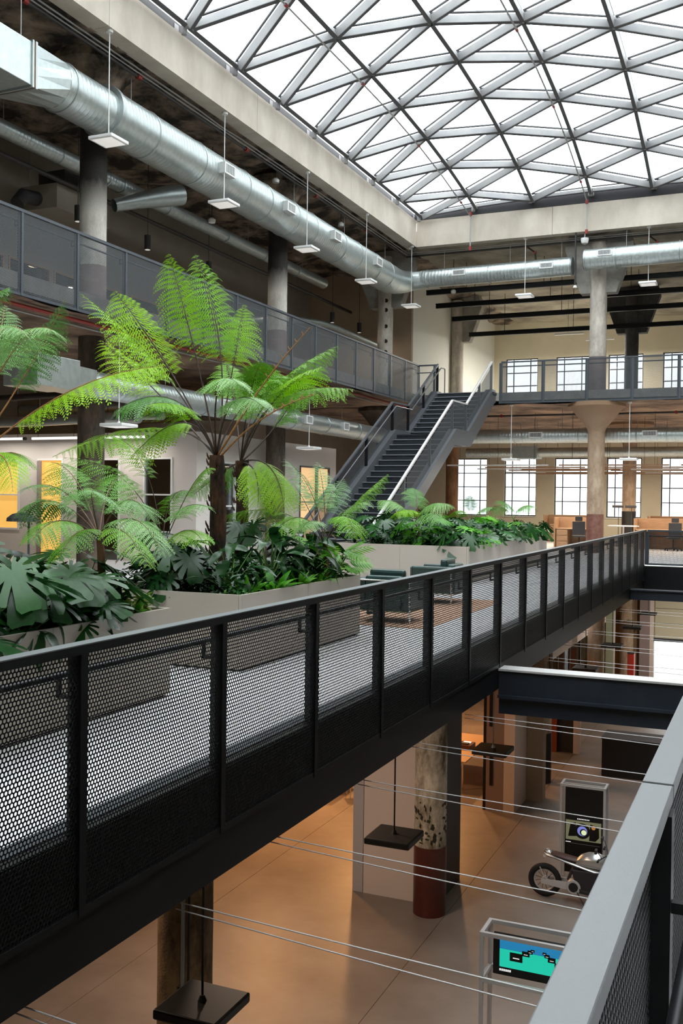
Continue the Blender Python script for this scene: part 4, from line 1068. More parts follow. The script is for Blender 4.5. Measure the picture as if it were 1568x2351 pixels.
# lounge: rug and cube armchairs
tag(MB().box(-9.4, -4.25, 12.75, 16.9, 0.001, .012).build('rug', M['rug']), 'flat terracotta rug under the green armchairs', 'rug')
def armchair(label, x, y, rz, n=1):
    w = .42 + .31 * (n - 1)
    t = thing('armchair' if n == 1 else 'sofa', label, 'armchair' if n == 1 else 'sofa', (x, y, .012), 'green cube lounge seats')
    L_ = M['leather']
    B = lambda nm, a, b, c, d, e, f, bv=.035, m=L_: MB().box(x + a, x + b, y + c, y + d, .012 + e, .012 + f).build(nm, m, t, bevel=bv)
    w2 = w - .12
    B('arm', -w, -w2 - .005, -.40, .40, .16, .62); B('arm', w2 + .005, w, -.40, .40, .16, .62)
    B('backrest', -w2, w2, -.42, -.27, .16, .66)
    for k in range(n):
        a = -w2 + 2 * w2 * k / n; b = -w2 + 2 * w2 * (k + 1) / n
        B('seat_cushion', a + .004, b - .004, -.26, .38, .30, .45); B('base_cushion', a + .004, b - .004, -.26, .38, .16, .295, .03)
        B('back_cushion', a + .006, b - .006, -.262, -.13, .452, .74, .04)
    for sx in (-1, 1):
        for sy in (-1, 1):
            MB().tube([(x + sx * (w + .018), y + sy * .40, .012), (x + sx * (w + .018), y + sy * .40, .012 + .60)], .016, 10).build('leg', M['chrome'], t, smooth=True)
        MB().tube([(x + sx * (w + .018), y - .40, .18), (x + sx * (w + .018), y + .40, .18)], .013, 8).build('side_tube', M['chrome'], t)
    MB().tube([(x - w, y - .435, .18), (x + w, y - .435, .18)], .013, 8).build('back_tube', M['chrome'], t)
    MB().tube([(x - w - .018, y - .40, .60), (x - w - .018, y - .44, .61), (x + w + .018, y - .44, .61), (x + w + .018, y - .40, .60)], .013, 8).build('top_tube', M['chrome'], t)
    t.rotation_euler = (0, 0, rz); t.scale = (.9, .9, 1.0)
armchair('dark green leather cube armchair nearest the rail, back to the camera', -5.0, 13.4, 0.0)
armchair('dark green leather cube armchair beyond the nearest one, near the rug end', -5.22, 16.2, PI / 2)
# ------------------------------------------------------------------ ground floor
def wallbox(name, label, cat, x0, x1, y0, y1, z1, m, extra=None):
    t = thing(name, label, cat, ((x0 + x1) / 2, (y0 + y1) / 2, Z1))
    MB().box(x0, x1, y0, y1, Z1, z1).build('body', M[m], t)
    return t
t = wallbox('partition_pier', 'blush painted pier beside the maroon footed ground floor column', 'partition', -6.9, -5.84, 17.15, 18.3, -.62, 'blush_panel')
MB().box(-7.12, -6.915, 17.16, 18.3, Z1, -.62).build('end_trim', M['lilac_trim'], t, label='lilac end trim')
MB().box(-6.914, -6.901, 17.17, 18.2, Z1, -.62).build('shadow_gap', M['charcoal'], t)
t = wallbox('partition_pier', 'charcoal stand-in for the shaded pier side behind the maroon footed column', 'partition', -5.80, -5.45, 17.5, 18.55, -.62, 'charcoal')  # charcoal box gives the blush pier a shaded right side
t = wallbox('cabinet', 'mauve cabinet with black slots and a pale edge strip, on the ground floor', 'cabinet', -6.15, -5.72, 23.0, 24.5, -.62, 'mauve_panel')
MB().box(-5.715, -5.46, 22.98, 24.5, Z1, -.62).build('edge_strip', M['blush_panel'], t, label='pale blush edge strip')
MB().box(-6.22, -6.155, 23.0, 24.3, Z1, -.62).build('shadow_gap', M['screen_dark'], t)
for a, b, z0, z1 in ((-6.08, -6.0, -3.6, -.7), (-5.92, -5.82, -1.9, -.7), (-6.06, -5.98, -5.0, -4.0)):
    MB().box(a, b, 22.985, 22.999, z0, z1).build('slot', M['screen_dark'], t)
t = wallbox('partition_pier', 'grey green pier right of the mauve cabinet', 'partition', -5.45, -5.05, 24.2, 24.55, -.62, 'tan_wall')
# warm lit work area: table, chairs, things on it
t = thing('work_table', 'long pale table with metal legs in the warm lit ground floor room', 'table', (-7.6, 25.3, Z1))
MB().box(-8.2, -7.0, 24.2, 27.2, Z1 + .72, Z1 + .75).build('tabletop', M['table_top'], t, bevel=.005)
for q in ((-8.1, 24.3), (-7.1, 24.3), (-8.1, 27.1), (-7.1, 27.1)):
    MB().tube([(*q, Z1 + .03), (*q, Z1 + .72)], .022, 8).lathe((*q, Z1), [(.03, 0), (.03, .05)], 8).build('leg', M['chrome'], t)
MB().box(-8.1, -7.1, 24.28, 24.32, Z1 + .66, Z1 + .71).box(-8.1, -7.1, 27.08, 27.12, Z1 + .66, Z1 + .71).build('frame', M['chrome'], t)
t = thing('typewriter', 'small dark brown office machine with white paper on the long table', 'machine', (-7.35, 25.6, Z1 + .75))
MB().box(-7.62, -7.2, 25.4, 25.85, Z1 + .75, Z1 + .87).build('body', M['brown_leather'], t, bevel=.02)
MB().box(-7.55, -7.3, 25.45, 25.6, Z1 + .871, Z1 + .90).build('key_block', M['charcoal'], t)
MB().box(-7.5, -7.3, 25.62, 25.8, Z1 + .871, Z1 + .88).build('paper', M['screen_white'], t)
def side_chair(label, x, y, rz):
    t = thing('side_chair', label, 'chair', (x, y, Z1), 'dark chairs in the work area')
    MB().box(x - .22, x + .22, y - .22, y + .22, Z1 + .44, Z1 + .47).build('seat', M['brown_leather'], t, bevel=.01)
    MB().box(x - .21, x + .21, y - .24, y - .21, Z1 + .58, Z1 + .86).build('backrest', M['charcoal'], t, bevel=.01)
    for sx in (-1, 1):
        for sy in (-1, 1):
            top = .84 if sy < 0 else .44
            MB().tube([(x + sx * .20, y + sy * .20, Z1), (x + sx * .20, y + sy * .20, Z1 + top)], .012, 8).build('leg', M['chrome'], t)
    t.rotation_euler = (0, 0, rz)
side_chair('dark chair at the far right side of the long table', -6.6, 25.6, PI / 2)
side_chair('dark chair behind the far end of the long table', -6.7, 27.0, PI / 2 + .2)
side_chair('dark chair left of the blush pier in the warm room', -9.3, 22.6, 2.2)
t = thing('work_table', 'second pale table left of the blush pier, only legs in view', 'table', (-10.2, 23.0, Z1))
MB().box(-11.2, -9.7, 22.3, 23.6, Z1 + .72, Z1 + .75).build('tabletop', M['table_top'], t)
for q in ((-11.1, 22.4), (-9.8, 22.4), (-11.1, 23.5), (-9.8, 23.5)): MB().tube([(*q, Z1), (*q, Z1 + .72)], .022, 8).build('leg', M['chrome'], t)
wall_x('wall_left', -13.2, -13.0, 6, 43, Z1, -.6, [], M['tan_wall'])
# lamps of the warm room (unseen fittings; the last added to brighten the shutter)
for n, (x, y, p) in enumerate(((-7.6, 8.6, 55), (-6.9, 12.8, 120), (-10.8, 20.6, 230), (-10.4, 25.6, 340), (-9.5, 30.0, 240), (-2.2, 38.5, 260))):
    t = thing('linear_lamp', 'unseen ceiling strip lamp of the ground floor, %s from the camera' % ORD[n], 'lamp', (x, y, -.9), 'warm strip lamps of the ground floor')
    MB().box(x - .08, x + .08, y - .7, y + .7, -.86, -.78).build('body', M['charcoal'], t)
    MB().box(x - .07, x + .07, y - .68, y + .68, -.872, -.861).build('diffuser', mat('warm_tube', (1, 1, 1), emit=(1, .55, .25), estr=6) if n == 0 else bpy.data.materials['warm_tube'], t)
    for u in (-.5, .5): MB().tube([(x, y + u, -.78), (x, y + u, -.6)], .008, 6).build('hanger', M['pipe_dark'], t)
    ld = bpy.data.lights.new('strip_light', 'AREA'); ld.shape = 'RECTANGLE'; ld.size = .3; ld.size_y = .8
    ld.energy = p; ld.color = (1.0, .76, .58) if n < 2 else ((1.0, .47, .17) if n < 5 else (1.0, .93, .82))
    lo = new_obj('strip_light', ld, t); lo.location = (0, 0, 0)
# display stands
def frame_stand(label, x0, x1, y0, y1, z0, z1, mids):
    t = thing('display_stand', label, 'stand', ((x0 + x1) / 2, (y0 + y1) / 2, z0))
    r = .045
    for x in (x0, x1):
        for y in (y0, y1): MB().box(x - r / 2, x + r / 2, y - r / 2, y + r / 2, z0, z1).build('upright', M['alu'], t)
    for z in [z1 - r / 2] + mids:
        mb = MB()
        for y in (y0, y1): mb.box(x0 + r / 2, x1 - r / 2, y - r / 2, y + r / 2, z - r / 2, z + r / 2)
        for x in (x0, x1): mb.box(x - r / 2, x + r / 2, y0 + r / 2, y1 - r / 2, z - r / 2, z + r / 2)
        mb.build('crossbar', M['alu'], t)
    return t
t = frame_stand('aluminium frame stand holding the teal screen, lower right', -3.08, -1.78, 11.45, 11.85, Z1, -3.36, [-3.93, -5.2])
s = thing('video_screen', 'wide screen showing teal ground with two rows of dark boxes', 'screen', (-2.4, 11.6, -3.9))
MB().box(-2.98, -1.86, 11.60, 11.66, -3.90, -3.42).build('housing', M['screen_dark'], s)
y = 11.597
MB().box(-2.90, -1.96, y - .002, y, -3.80, -3.585).build('picture', M['screen_teal'], s)
MB().prism([(-2.90, -3.583), (-1.96, -3.583), (-1.96, -3.47), (-2.90, -3.47)], .002, (0, y - .002, 0)).build('picture_top', M['screen_blue'], s)
for (cx_, cz, q) in ((-2.70, -3.655, .085), (-2.585, -3.595, .05), (-2.535, -3.565, .035), (-2.505, -3.545, .025), (-2.17, -3.685, .085), (-2.28, -3.61, .05), (-2.335, -3.575, .035), (-2.365, -3.55, .025)):
    b_ = MB().box(cx_ - q * .9, cx_ + q * .9, y - .005, y - .003, cz - q * .65, cz + q * .55).build('box_image', M['screen_dark'], s)
    MB().box(cx_ - q * .45, cx_ + q * .45, y - .007, y - .006, cz - q * .25, cz - q * .12).build('label_mark', M['screen_white'], b_)
mb = MB()
for k in range(6): mb.box(-2.90 + .024 * k, -2.882 + .024 * k, y - .002, y, -3.85, -3.825)
mb.build('caption_mark', M['screen_white'], s)
MB().box(-2.15, -2.145, y - .002, y, -3.86, -3.835).build('caption_dot', M['screen_white'], s)

t = frame_stand('tall aluminium frame stand behind the motorcycle with a black panel', -3.66, -2.84, 19.3, 19.65, Z1, -3.70, [])
MB().box(-3.61, -2.89, 19.46, 19.49, Z1 + .15, -3.78).build('back_panel', M['screen_dark'], t)
MB().box(-3.63, -2.87, 19.40, 19.435, -3.745, -3.705).build('crossbar', M['alu'], t)
s = thing('video_screen', 'dark screen with a glowing camera lens picture behind the motorcycle', 'screen', (-3.25, 19.42, -4.7))
MB().box(-3.60, -2.90, 19.425, 19.455, -5.05, -4.32).build('housing', M['screen_dark'], s)
y = 19.422
MB().box(-3.585, -2.915, y - .002, y, -4.80, -4.42).build('picture', M['screen_olive'], s)
mb = MB()
mb.prism([(-3.54, -4.74), (-3.50, -4.50), (-3.40, -4.45), (-3.38, -4.72)], .001, (0, y - .004, 0)).prism([(-3.14, -4.78), (-3.12, -4.46), (-2.96, -4.50), (-2.95, -4.70), (-3.02, -4.78)], .001, (0, y - .004, 0))
mb.build('lens_body', M['screen_dark'], s)
def disc(nm, r, m, k, dx=0, dz=0): MB().lathe((-3.27 + dx, y - .005 - .0015 * k, -4.61 + dz), [(r, -.0005), (r, .0005)], 24, 'Y').build(nm, M[m], s)
disc('lens_ring', .15, 'screen_dark', 0); disc('lens_glow', .095, 'screen_violet', 1); disc('lens_inner', .065, 'screen_dark', 2, .02, -.02); disc('lens_core', .05, 'screen_lime', 3, .03, -.025)
MB().lathe((-3.06, y - .006, -4.52), [(.04, -.0005), (.04, .0005)], 14, 'Y').build('amber_spot', M['screen_amber'], s)
mb = MB()
for k in range(8): mb.box(-3.37 + .03 * k, -3.352 + .03 * k, y - .002, y, -4.395, -4.375)
for k in range(5): mb.box(-3.585 + .02 * k, -3.57 + .02 * k, y - .002, y, -4.855, -4.84)
mb.build('caption_mark', M['screen_white'], s)
MB().box(-3.48, -2.93, y - .002, y, -4.868, -4.864).build('caption_line', M['alu'], s)

# motorcycle
mx, my, mz = -3.78, 18.45, Z1
t = thing('motorcycle', 'silver and dark cafe style motorcycle parked before the tall stand', 'motorcycle', (mx, my, mz))
def wheel(cx_, r):
    w = MB().torus((cx_, my, mz + r), r - .055, .055, 'Y', 36, 10).build('tire', M['rubber'], t, smooth=True)
    MB().torus((cx_, my, mz + r), r - .115, .017, 'Y', 36, 8).build('rim', M['alu'], w, smooth=True)
    MB().lathe((cx_, my, mz + r), [(.06, -.06), (.06, .06)], 16, 'Y').build('hub', M['alu'], w)
    mb = MB()
    for k in range(12):
        a = 2 * PI * k / 12; mb.tube([(cx_ + .05 * math.cos(a), my, mz + r + .05 * math.sin(a)), (cx_ + (r - .12) * math.cos(a + .25), my, mz + r + (r - .12) * math.sin(a + .25))], .005, 5)
    mb.build('spokes', M['dark_plastic'], w)
wheel(mx, .31); wheel(mx + 1.42, .31)
P = lambda x, z, d=0: (mx + x, my + d, mz + z)
for d in (-.10, .10):
    MB().prism([(-.05, .27), (-.05, .35), (.42, .37), (.52, .33), (.52, .24), (.40, .23)], .025, (mx, my + d - .012, mz)).build('swing_arm', M['alu'], t)
MB().lathe(P(.55, .30), [(.125, -.14), (.135, -.12), (.135, .12), (.125, .14)], 24, 'Y').build('motor', M['alu'], t, smooth=True)
MB().lathe(P(.55, .30), [(.085, -.155), (.085, .15)], 20, 'Y').build('motor_cover', M['rubber'], t)
MB().prism([(.50, .62), (.62, .20), (1.05, .16), (1.18, .30), (1.14, .62)], .26, (mx, my - .13, mz)).build('battery_box', M['dark_plastic'], t, bevel=.02)
MB().prism([(.66, .25), (1.04, .22), (1.06, .26), (.66, .29)], .02, (mx, my - .155, mz)).build('box_trim', M['charcoal'], t)
# tank and tail as lofted bodies
def loft(nm, m, secs, n=14):
    vs = []; fs = []
    for x, z, w, h in secs:
        for j in range(n):
            a = 2 * PI * j / n; vs.append(P(x, z + h * math.sin(a), w * math.cos(a)))
    for i in range(len(secs) - 1):
        for j in range(n): fs.append((i * n + j, i * n + (j + 1) % n, (i + 1) * n + (j + 1) % n, (i + 1) * n + j))
    fs.append(tuple(range(n))); fs.append(tuple((len(secs) - 1) * n + j for j in range(n)))
    return MB().add(vs, fs).build(nm, m, t, smooth=True)
loft('tank', M['silver'], [(.58, .74, .10, .05), (.66, .78, .13, .10), (.80, .80, .16, .14), (.95, .80, .165, .15), (1.08, .77, .15, .13), (1.17, .72, .10, .08)])
loft('tail_body', M['silver'], [(-.02, .82, .05, .03), (.06, .80, .09, .045), (.3, .75, .10, .04), (.6, .68, .11, .045), (.9, .62, .12, .05), (1.1, .60, .10, .04)])
loft('seat', M['brown_leather'], [(.10, .845, .07, .015), (.2, .825, .11, .035), (.4, .79, .12, .04), (.58, .765, .11, .04), (.62, .77, .08, .03)])
loft('tail_cowl', M['silver'], [(-.02, .865, .04, .02), (.04, .86, .08, .035), (.12, .84, .085, .03), (.14, .83, .06, .02)])
MB().lathe(P(.0, .77), [(.03, -.05), (.03, .05)], 10, 'Y').build('tail_lamp', M['lamp_white'], t)
for d in (-.08, .08): MB().tube([P(-.08, .56, d), P(.02, .38, d), P(.08, .30, d)], .011, 8).build('plate_strut', M['alu'], t)
MB().tube([P(.42, .36, .05), P(.52, .62, .05)], .03, 10).build('shock', M['charcoal'], t)
MB().tube([P(.62, .22, -.14), P(.78, .01, -.24)], .012, 8).build('kickstand', M['charcoal'], t)
for d in (-.10, .10): MB().tube([P(1.42, .31, d), P(1.15, .86, d)], .025, 10).build('fork', M['alu'], t)
MB().tube([P(1.02, .93, -.36), P(1.10, .96, -.2), P(1.14, .92, 0), P(1.10, .96, .2), P(1.02, .93, .36)], .012, 8).build('handlebar', M['charcoal'], t)
for d in (-.36, .36): MB().tube([P(1.02, .93, d - .06), P(1.02, .93, d + .06)], .02, 8).build('grip', M['rubber'], t)
MB().lathe(P(1.20, .80), [(.05, -.03), (.09, .02), (.09, .09)], 16, 'X').build('headlamp', M['charcoal'], t)
for d in (-.3, .3): MB().tube([P(1.08, .95, d), P(1.02, 1.08, d * 1.2)], .006, 6).box(*[v for p in ((mx + .96, mx + 1.0), (my + d * 1.2 - .06, my + d * 1.2 + .06), (mz + 1.06, mz + 1.13)) for v in p]).build('mirror', M['charcoal'], t)

# far end of the ground floor
wall_y('wall_back', 43.0, 43.2, -13, -5.0, Z1, -.6, [], M['brown_panel'])
wall_y('wall_back', 43.0, 43.2, -4.55, 8, -3.9, -.6, [], M['cream_panel'])
d = thing('door_5', None, None, (-3.5, 43, Z1)); d['kind'] = 'structure'
MB().box(-4.6, -4.45, 42.9, 43.25, Z1, -.6).build('jamb', M['blush_panel'], d)
for k in range(5): MB().box(-4.4, 0.5, 42.92, 42.98, -3.85 + .62 * k, -3.25 + .62 * k).build('shutter_panel', M['cream_panel'], d)
MB().box(-4.44, .5, 42.88, 42.99, -3.98, -3.86).build('bottom_bar', M['window_bar'], d)
struct('wall_back', MB().box(-5.0, -4.6, 42.8, 43.2, Z1, -.6), M['mauve_panel'])
t = thing('red_case', 'red equipment case by the far columns of the ground floor, left one', 'case', (-5.9, 38.5, Z1))
MB().box(-6.05, -5.85, 38.3, 38.7, Z1, Z1 + 1.3).build('body', M['red_paint'], t, bevel=.02); MB().box(-6.06, -5.84, 38.29, 38.71, Z1 + 1.301, Z1 + 1.34).build('lid', M['charcoal'], t)
t = thing('red_case', 'red equipment case by the far columns of the ground floor, right one', 'case', (-5.0, 40.5, Z1))
MB().box(-5.15, -4.9, 40.3, 40.7, Z1, Z1 + 1.4).build('body', M['red_paint'], t, bevel=.02); MB().box(-5.16, -4.89, 40.29, 40.71, Z1 + 1.401, Z1 + 1.44).build('lid', M['charcoal'], t)
t = thing('notice_board', 'tall pale green panel standing between the red cases', 'panel', (-5.7, 39.3, Z1))
MB().box(-5.85, -5.55, 39.3, 39.36, Z1 + .4, -2.4).build('board', M['pale_green'], t); MB().box(-5.6, -5.5, 39.31, 39.35, Z1, -2.2).build('post', M['white_paint'], t)
# orange panels and glazed partition behind the navy beam
t = wallbox('partition_pier', 'deep orange low partition behind the black footed ground floor column', 'partition', -5.95, -5.70, 29.2, 29.4, -3.9, 'orange_panel')
t = wallbox('partition_pier', 'dark brown low partition right of the orange one', 'partition', -5.69, -5.24, 29.3, 29.5, -3.9, 'charcoal')
t = wallbox('partition_pier', 'blush edged low post of the far partition', 'partition', -5.23, -5.05, 29.25, 29.5, -3.9, 'blush_panel')
t = thing('glazed_partition', 'glazed partition with white transom beam along the ground floor walkway edge', 'partition', (-6.2, 31, Z1))
MB().box(-6.25, -6.1, 27.5, 42, -3.1, -2.85).build('transom', M['blush_panel'], t)
for k in range(8): MB().box(-6.22, -6.14, 27.5 + 2 * k, 27.58 + 2 * k, Z1, -.62).build('post', M['window_bar'], t)
for k in range(7):
    MB().box(-6.19, -6.17, 27.58 + 2 * k, 29.5 + 2 * k, -2.84, -.64).build('pane', M['pane_glow'] if k < 4 else M['window_glass'], t)
    MB().box(-6.19, -6.17, 27.58 + 2 * k, 29.5 + 2 * k, Z1 + .02, -3.11).build('pane', M['window_glass'], t)
t = thing('black_counter', 'long low black counter on the ground floor beyond the navy beam', 'counter', (-3, 27.3, Z1))
MB().box(-4.1, 1.0, 27.2, 28.2, Z1, Z1 + 1.0).build('body', M['screen_dark'], t); MB().box(-4.12, 1.0, 27.18, 28.22, Z1 + 1.001, Z1 + 1.04).build('counter_top', M['charcoal'], t)
FERNS = [
    ('tall', (-6.04, 10.2, 2.22), 0.66, 0.095, [((-5.88, 10.34, 3.49), (-6.55, 10.5, 4.72), 0.42, 0.48, 'fern_bright', 'v'), ((-6.25, 10.11, 3.45), (-6.61, 10.0, 4.62), 0.34, 0.55, 'fern_bright', 'v'), ((-5.99, 10.42, 3.11), (-5.97, 10.7, 4.1), 0.3, 0.62, 'fern_bright', 'v'), ((-6.76, 10.34, 3.39), (-8.27, 10.5, 4.37), 0.42, 0.4, 'fern_bright', 'h'), ((-6.68, 10.02, 3.51), (-7.23, 9.8, 4.18), 0.42, 0.42, 'fern_bright', 'v'), ((-6.23, 9.75, 3.25), (-6.77, 9.2, 2.69), 0.4, 0.42, 'fern_silver', 'h'), ((-6.19, 9.88, 3.01), (-6.76, 9.5, 2.18), 0.36, 0.42, 'fern_bright', 'h'), ((-6.69, 10.42, 2.95), (-8.86, 10.7, 2.26), 0.36, 0.42, 'fern_bright', 'h'), ((-5.88, 9.75, 3.33), (-5.2, 9.2, 2.95), 0.36, 0.45, 'fern_silver', 'h'), ((-5.92, 10.47, 3.01), (-5.42, 10.8, 3.23), 0.34, 0.42, 'fern_mid', 'h'), ((-5.93, 10.65, 2.71), (-6.05, 11.2, 3.2), 0.3, 0.5, 'fern_mid', 'h'), ((-7.22, 10.6, 3.18), (-8.41, 11.1, 3.86), 0.38, 0.45, 'fern_bright', 'h'), ((-6.08, 9.61, 2.93), (-6.12, 8.9, 2.72), 0.34, 0.4, 'fern_bright', 'h'), ((-5.66, 9.75, 3.12), (-4.91, 9.2, 2.71), 0.32, 0.45, 'fern_silver', 'h')]),
    ('behind', (-6.33, 11.3, 2.2), 0.66, 0.08, [((-6.25, 11.57, 3.25), (-5.24, 11.9, 3.74), 0.4, 0.42, 'fern_mid', 'h'), ((-5.99, 11.21, 3.31), (-4.67, 11.1, 3.07), 0.42, 0.42, 'fern_mid', 'h'), ((-6.41, 11.75, 3.16), (-6.37, 12.3, 3.52), 0.36, 0.45, 'fern_mid', 'h'), ((-6.68, 11.75, 3.23), (-7.14, 12.3, 3.67), 0.36, 0.5, 'fern_mid', 'h'), ((-5.69, 11.12, 2.36), (-5.49, 10.9, 1.59), 0.34, 0.3, 'fern_bright', 'h'), ((-5.88, 11.03, 2.2), (-5.75, 10.7, 1.63), 0.3, 0.3, 'fern_bright', 'h'), ((-5.97, 11.66, 2.62), (-5.81, 12.1, 3.35), 0.34, 0.5, 'fern_mid', 'h'), ((-5.77, 11.03, 3.17), (-4.91, 10.7, 3.31), 0.4, 0.42, 'fern_bright', 'h'), ((-6.11, 11.08, 3.19), (-5.78, 10.8, 3.41), 0.36, 0.5, 'fern_mid', 'h'), ((-6.62, 11.44, 2.16), (-7.25, 11.6, 1.75), 0.3, 0.3, 'fern_mid', 'h')]),
    ('edge_low', (-8.15, 8.2, 1.86), 0.66, 0.085, [((-6.94, 8.42, 3.06), (-5.79, 8.7, 3.09), 0.46, 0.32, 'fern_bright', 'h'), ((-7.3, 8.38, 2.93), (-6.98, 8.6, 3.83), 0.34, 0.5, 'fern_silver', 'h'), ((-6.95, 7.84, 3.64), (-6.15, 7.4, 3.27), 0.36, 0.45, 'fern_silver', 'h'), ((-7.21, 7.75, 3.81), (-6.28, 7.2, 3.2), 0.34, 0.45, 'fern_silver', 'h'), ((-7.91, 8.65, 3.27), (-8.35, 9.2, 3.98), 0.34, 0.5, 'fern_silver', 'h'), ((-7.06, 7.98, 2.35), (-6.76, 7.7, 2.07), 0.26, 0.4, 'fern_mid', 'h'), ((-6.89, 7.66, 2.5), (-6.24, 7.0, 1.77), 0.26, 0.4, 'fern_bright', 'h'), ((-8.33, 8.42, 3.84), (-7.84, 8.7, 4.05), 0.34, 0.5, 'fern_silver', 'h')]),
    ('planter_front', (-5.22, 6.9, 1.39), 0.66, 0.035, [((-5.52, 6.72, 1.88), (-5.76, 6.5, 1.59), 0.26, 0.25, 'fern_silver', 'h'), ((-5.62, 7.12, 2.04), (-6.15, 7.4, 2.05), 0.26, 0.3, 'fern_mid', 'h'), ((-5.38, 6.54, 1.7), (-5.26, 6.1, 1.38), 0.24, 0.25, 'fern_mid', 'h'), ((-4.89, 6.81, 1.94), (-4.57, 6.7, 1.57), 0.25, 0.25, 'fern_silver', 'h'), ((-4.65, 6.63, 1.78), (-4.19, 6.3, 1.31), 0.24, 0.25, 'fern_silver', 'h'), ((-5.08, 6.45, 1.6), (-4.84, 5.9, 1.26), 0.22, 0.25, 'fern_mid', 'h'), ((-5.44, 7.26, 1.93), (-5.52, 7.7, 1.95), 0.24, 0.3, 'fern_mid', 'h'), ((-4.63, 6.4, 1.64), (-3.97, 5.8, 1.26), 0.2, 0.3, 'fern_mid', 'h'), ((-4.9, 6.32, 1.88), (-4.29, 5.6, 1.77), 0.24, 0.3, 'fern_silver', 'h'), ((-5.84, 7.22, 1.97), (-6.61, 7.6, 1.81), 0.26, 0.3, 'fern_silver', 'h')]),
    ('between', (-6.25, 9.4, 1.15), 0.66, 0.03, [((-6.6, 9.49, 2.14), (-7.8, 9.6, 2.2), 0.32, 0.35, 'fern_mid', 'h'), ((-6.58, 9.67, 2.4), (-7.44, 10.0, 2.48), 0.3, 0.4, 'fern_bright', 'h'), ((-5.99, 9.58, 1.99), (-5.91, 9.8, 2.08), 0.24, 0.45, 'fern_mid', 'h'), ((-5.93, 9.13, 1.79), (-5.29, 8.8, 1.64), 0.24, 0.35, 'fern_silver', 'h'), ((-5.67, 9.0, 1.57), (-5.16, 8.5, 1.28), 0.22, 0.3, 'fern_mid', 'h'), ((-6.22, 9.0, 1.7), (-6.09, 8.5, 1.34), 0.24, 0.3, 'fern_silver', 'h'), ((-6.46, 9.76, 1.95), (-6.38, 10.2, 1.8), 0.24, 0.3, 'fern_mid', 'h')]),
    ('planter_right', (-5.08, 11.2, 1.17), 0.66, 0.03, [((-5.26, 11.38, 1.93), (-5.84, 11.6, 2.26), 0.26, 0.35, 'fern_silver', 'h'), ((-5.22, 11.56, 1.88), (-5.56, 12.0, 2.23), 0.24, 0.35, 'fern_silver', 'h'), ((-4.82, 11.34, 1.67), (-4.37, 11.5, 2.06), 0.26, 0.4, 'fern_mid', 'h'), ((-5.61, 11.6, 1.88), (-6.0, 12.1, 1.97), 0.26, 0.35, 'fern_silver', 'h'), ((-5.51, 11.02, 1.82), (-6.34, 10.8, 1.48), 0.28, 0.3, 'fern_mid', 'h'), ((-5.18, 10.84, 1.82), (-5.48, 10.4, 1.25), 0.26, 0.3, 'fern_mid', 'h'), ((-4.59, 10.8, 1.83), (-4.31, 10.3, 1.31), 0.26, 0.3, 'fern_bright', 'h'), ((-5.0, 11.47, 1.72), (-4.72, 11.8, 1.72), 0.25, 0.3, 'fern_silver', 'h'), ((-5.32, 11.65, 1.83), (-5.26, 12.2, 2.01), 0.25, 0.35, 'fern_silver', 'h'), ((-5.02, 10.75, 1.66), (-4.93, 10.2, 1.37), 0.22, 0.3, 'fern_silver', 'h')]),
    ('long_a', (-7.26, 21.0, 1.09), 0.66, 0.04, [((-7.49, 20.82, 1.81), (-8.05, 20.6, 1.71), 0.4, 0.3, 'fern_silver', 'h'), ((-7.07, 20.78, 1.91), (-6.29, 20.5, 1.59), 0.42, 0.3, 'fern_silver', 'h'), ((-7.21, 20.6, 1.72), (-7.48, 20.1, 1.43), 0.38, 0.3, 'fern_bright', 'h'), ((-6.84, 20.55, 1.72), (-6.41, 20.0, 1.27), 0.38, 0.3, 'fern_silver', 'h'), ((-7.33, 21.22, 1.91), (-7.53, 21.5, 2.01), 0.38, 0.35, 'fern_silver', 'h')]),
    ('long_b', (-6.85, 24.0, 1.14), 0.66, 0.03, [((-6.88, 23.91, 1.62), (-6.88, 23.8, 1.86), 0.25, 0.4, 'fern_silver', 'h'), ((-6.65, 23.86, 1.63), (-6.28, 23.7, 1.58), 0.3, 0.3, 'fern_silver', 'h'), ((-7.08, 23.82, 1.57), (-7.18, 23.6, 1.46), 0.3, 0.3, 'fern_mid', 'h')]),
    ('long_c', (-6.41, 26.5, 1.21), 0.66, 0.03, [((-6.62, 26.36, 1.74), (-6.94, 26.2, 1.5), 0.38, 0.3, 'leaf_moss', 'h'), ((-6.27, 26.36, 1.75), (-5.82, 26.2, 1.58), 0.38, 0.3, 'fern_silver', 'h'), ((-6.59, 26.72, 1.74), (-6.91, 27.0, 1.74), 0.38, 0.3, 'fern_silver', 'h')]),
]
FIDDLES = [[(-6.05, 10.2, 2.19), (-5.48, 10.15, 3.02), (-5.1, 10.1, 3.37), (-4.74, 10.0, 3.64)], [(-5.99, 10.2, 2.22), (-5.56, 10.0, 2.53), (-5.1, 9.8, 2.75), (-4.49, 9.6, 2.85)]]
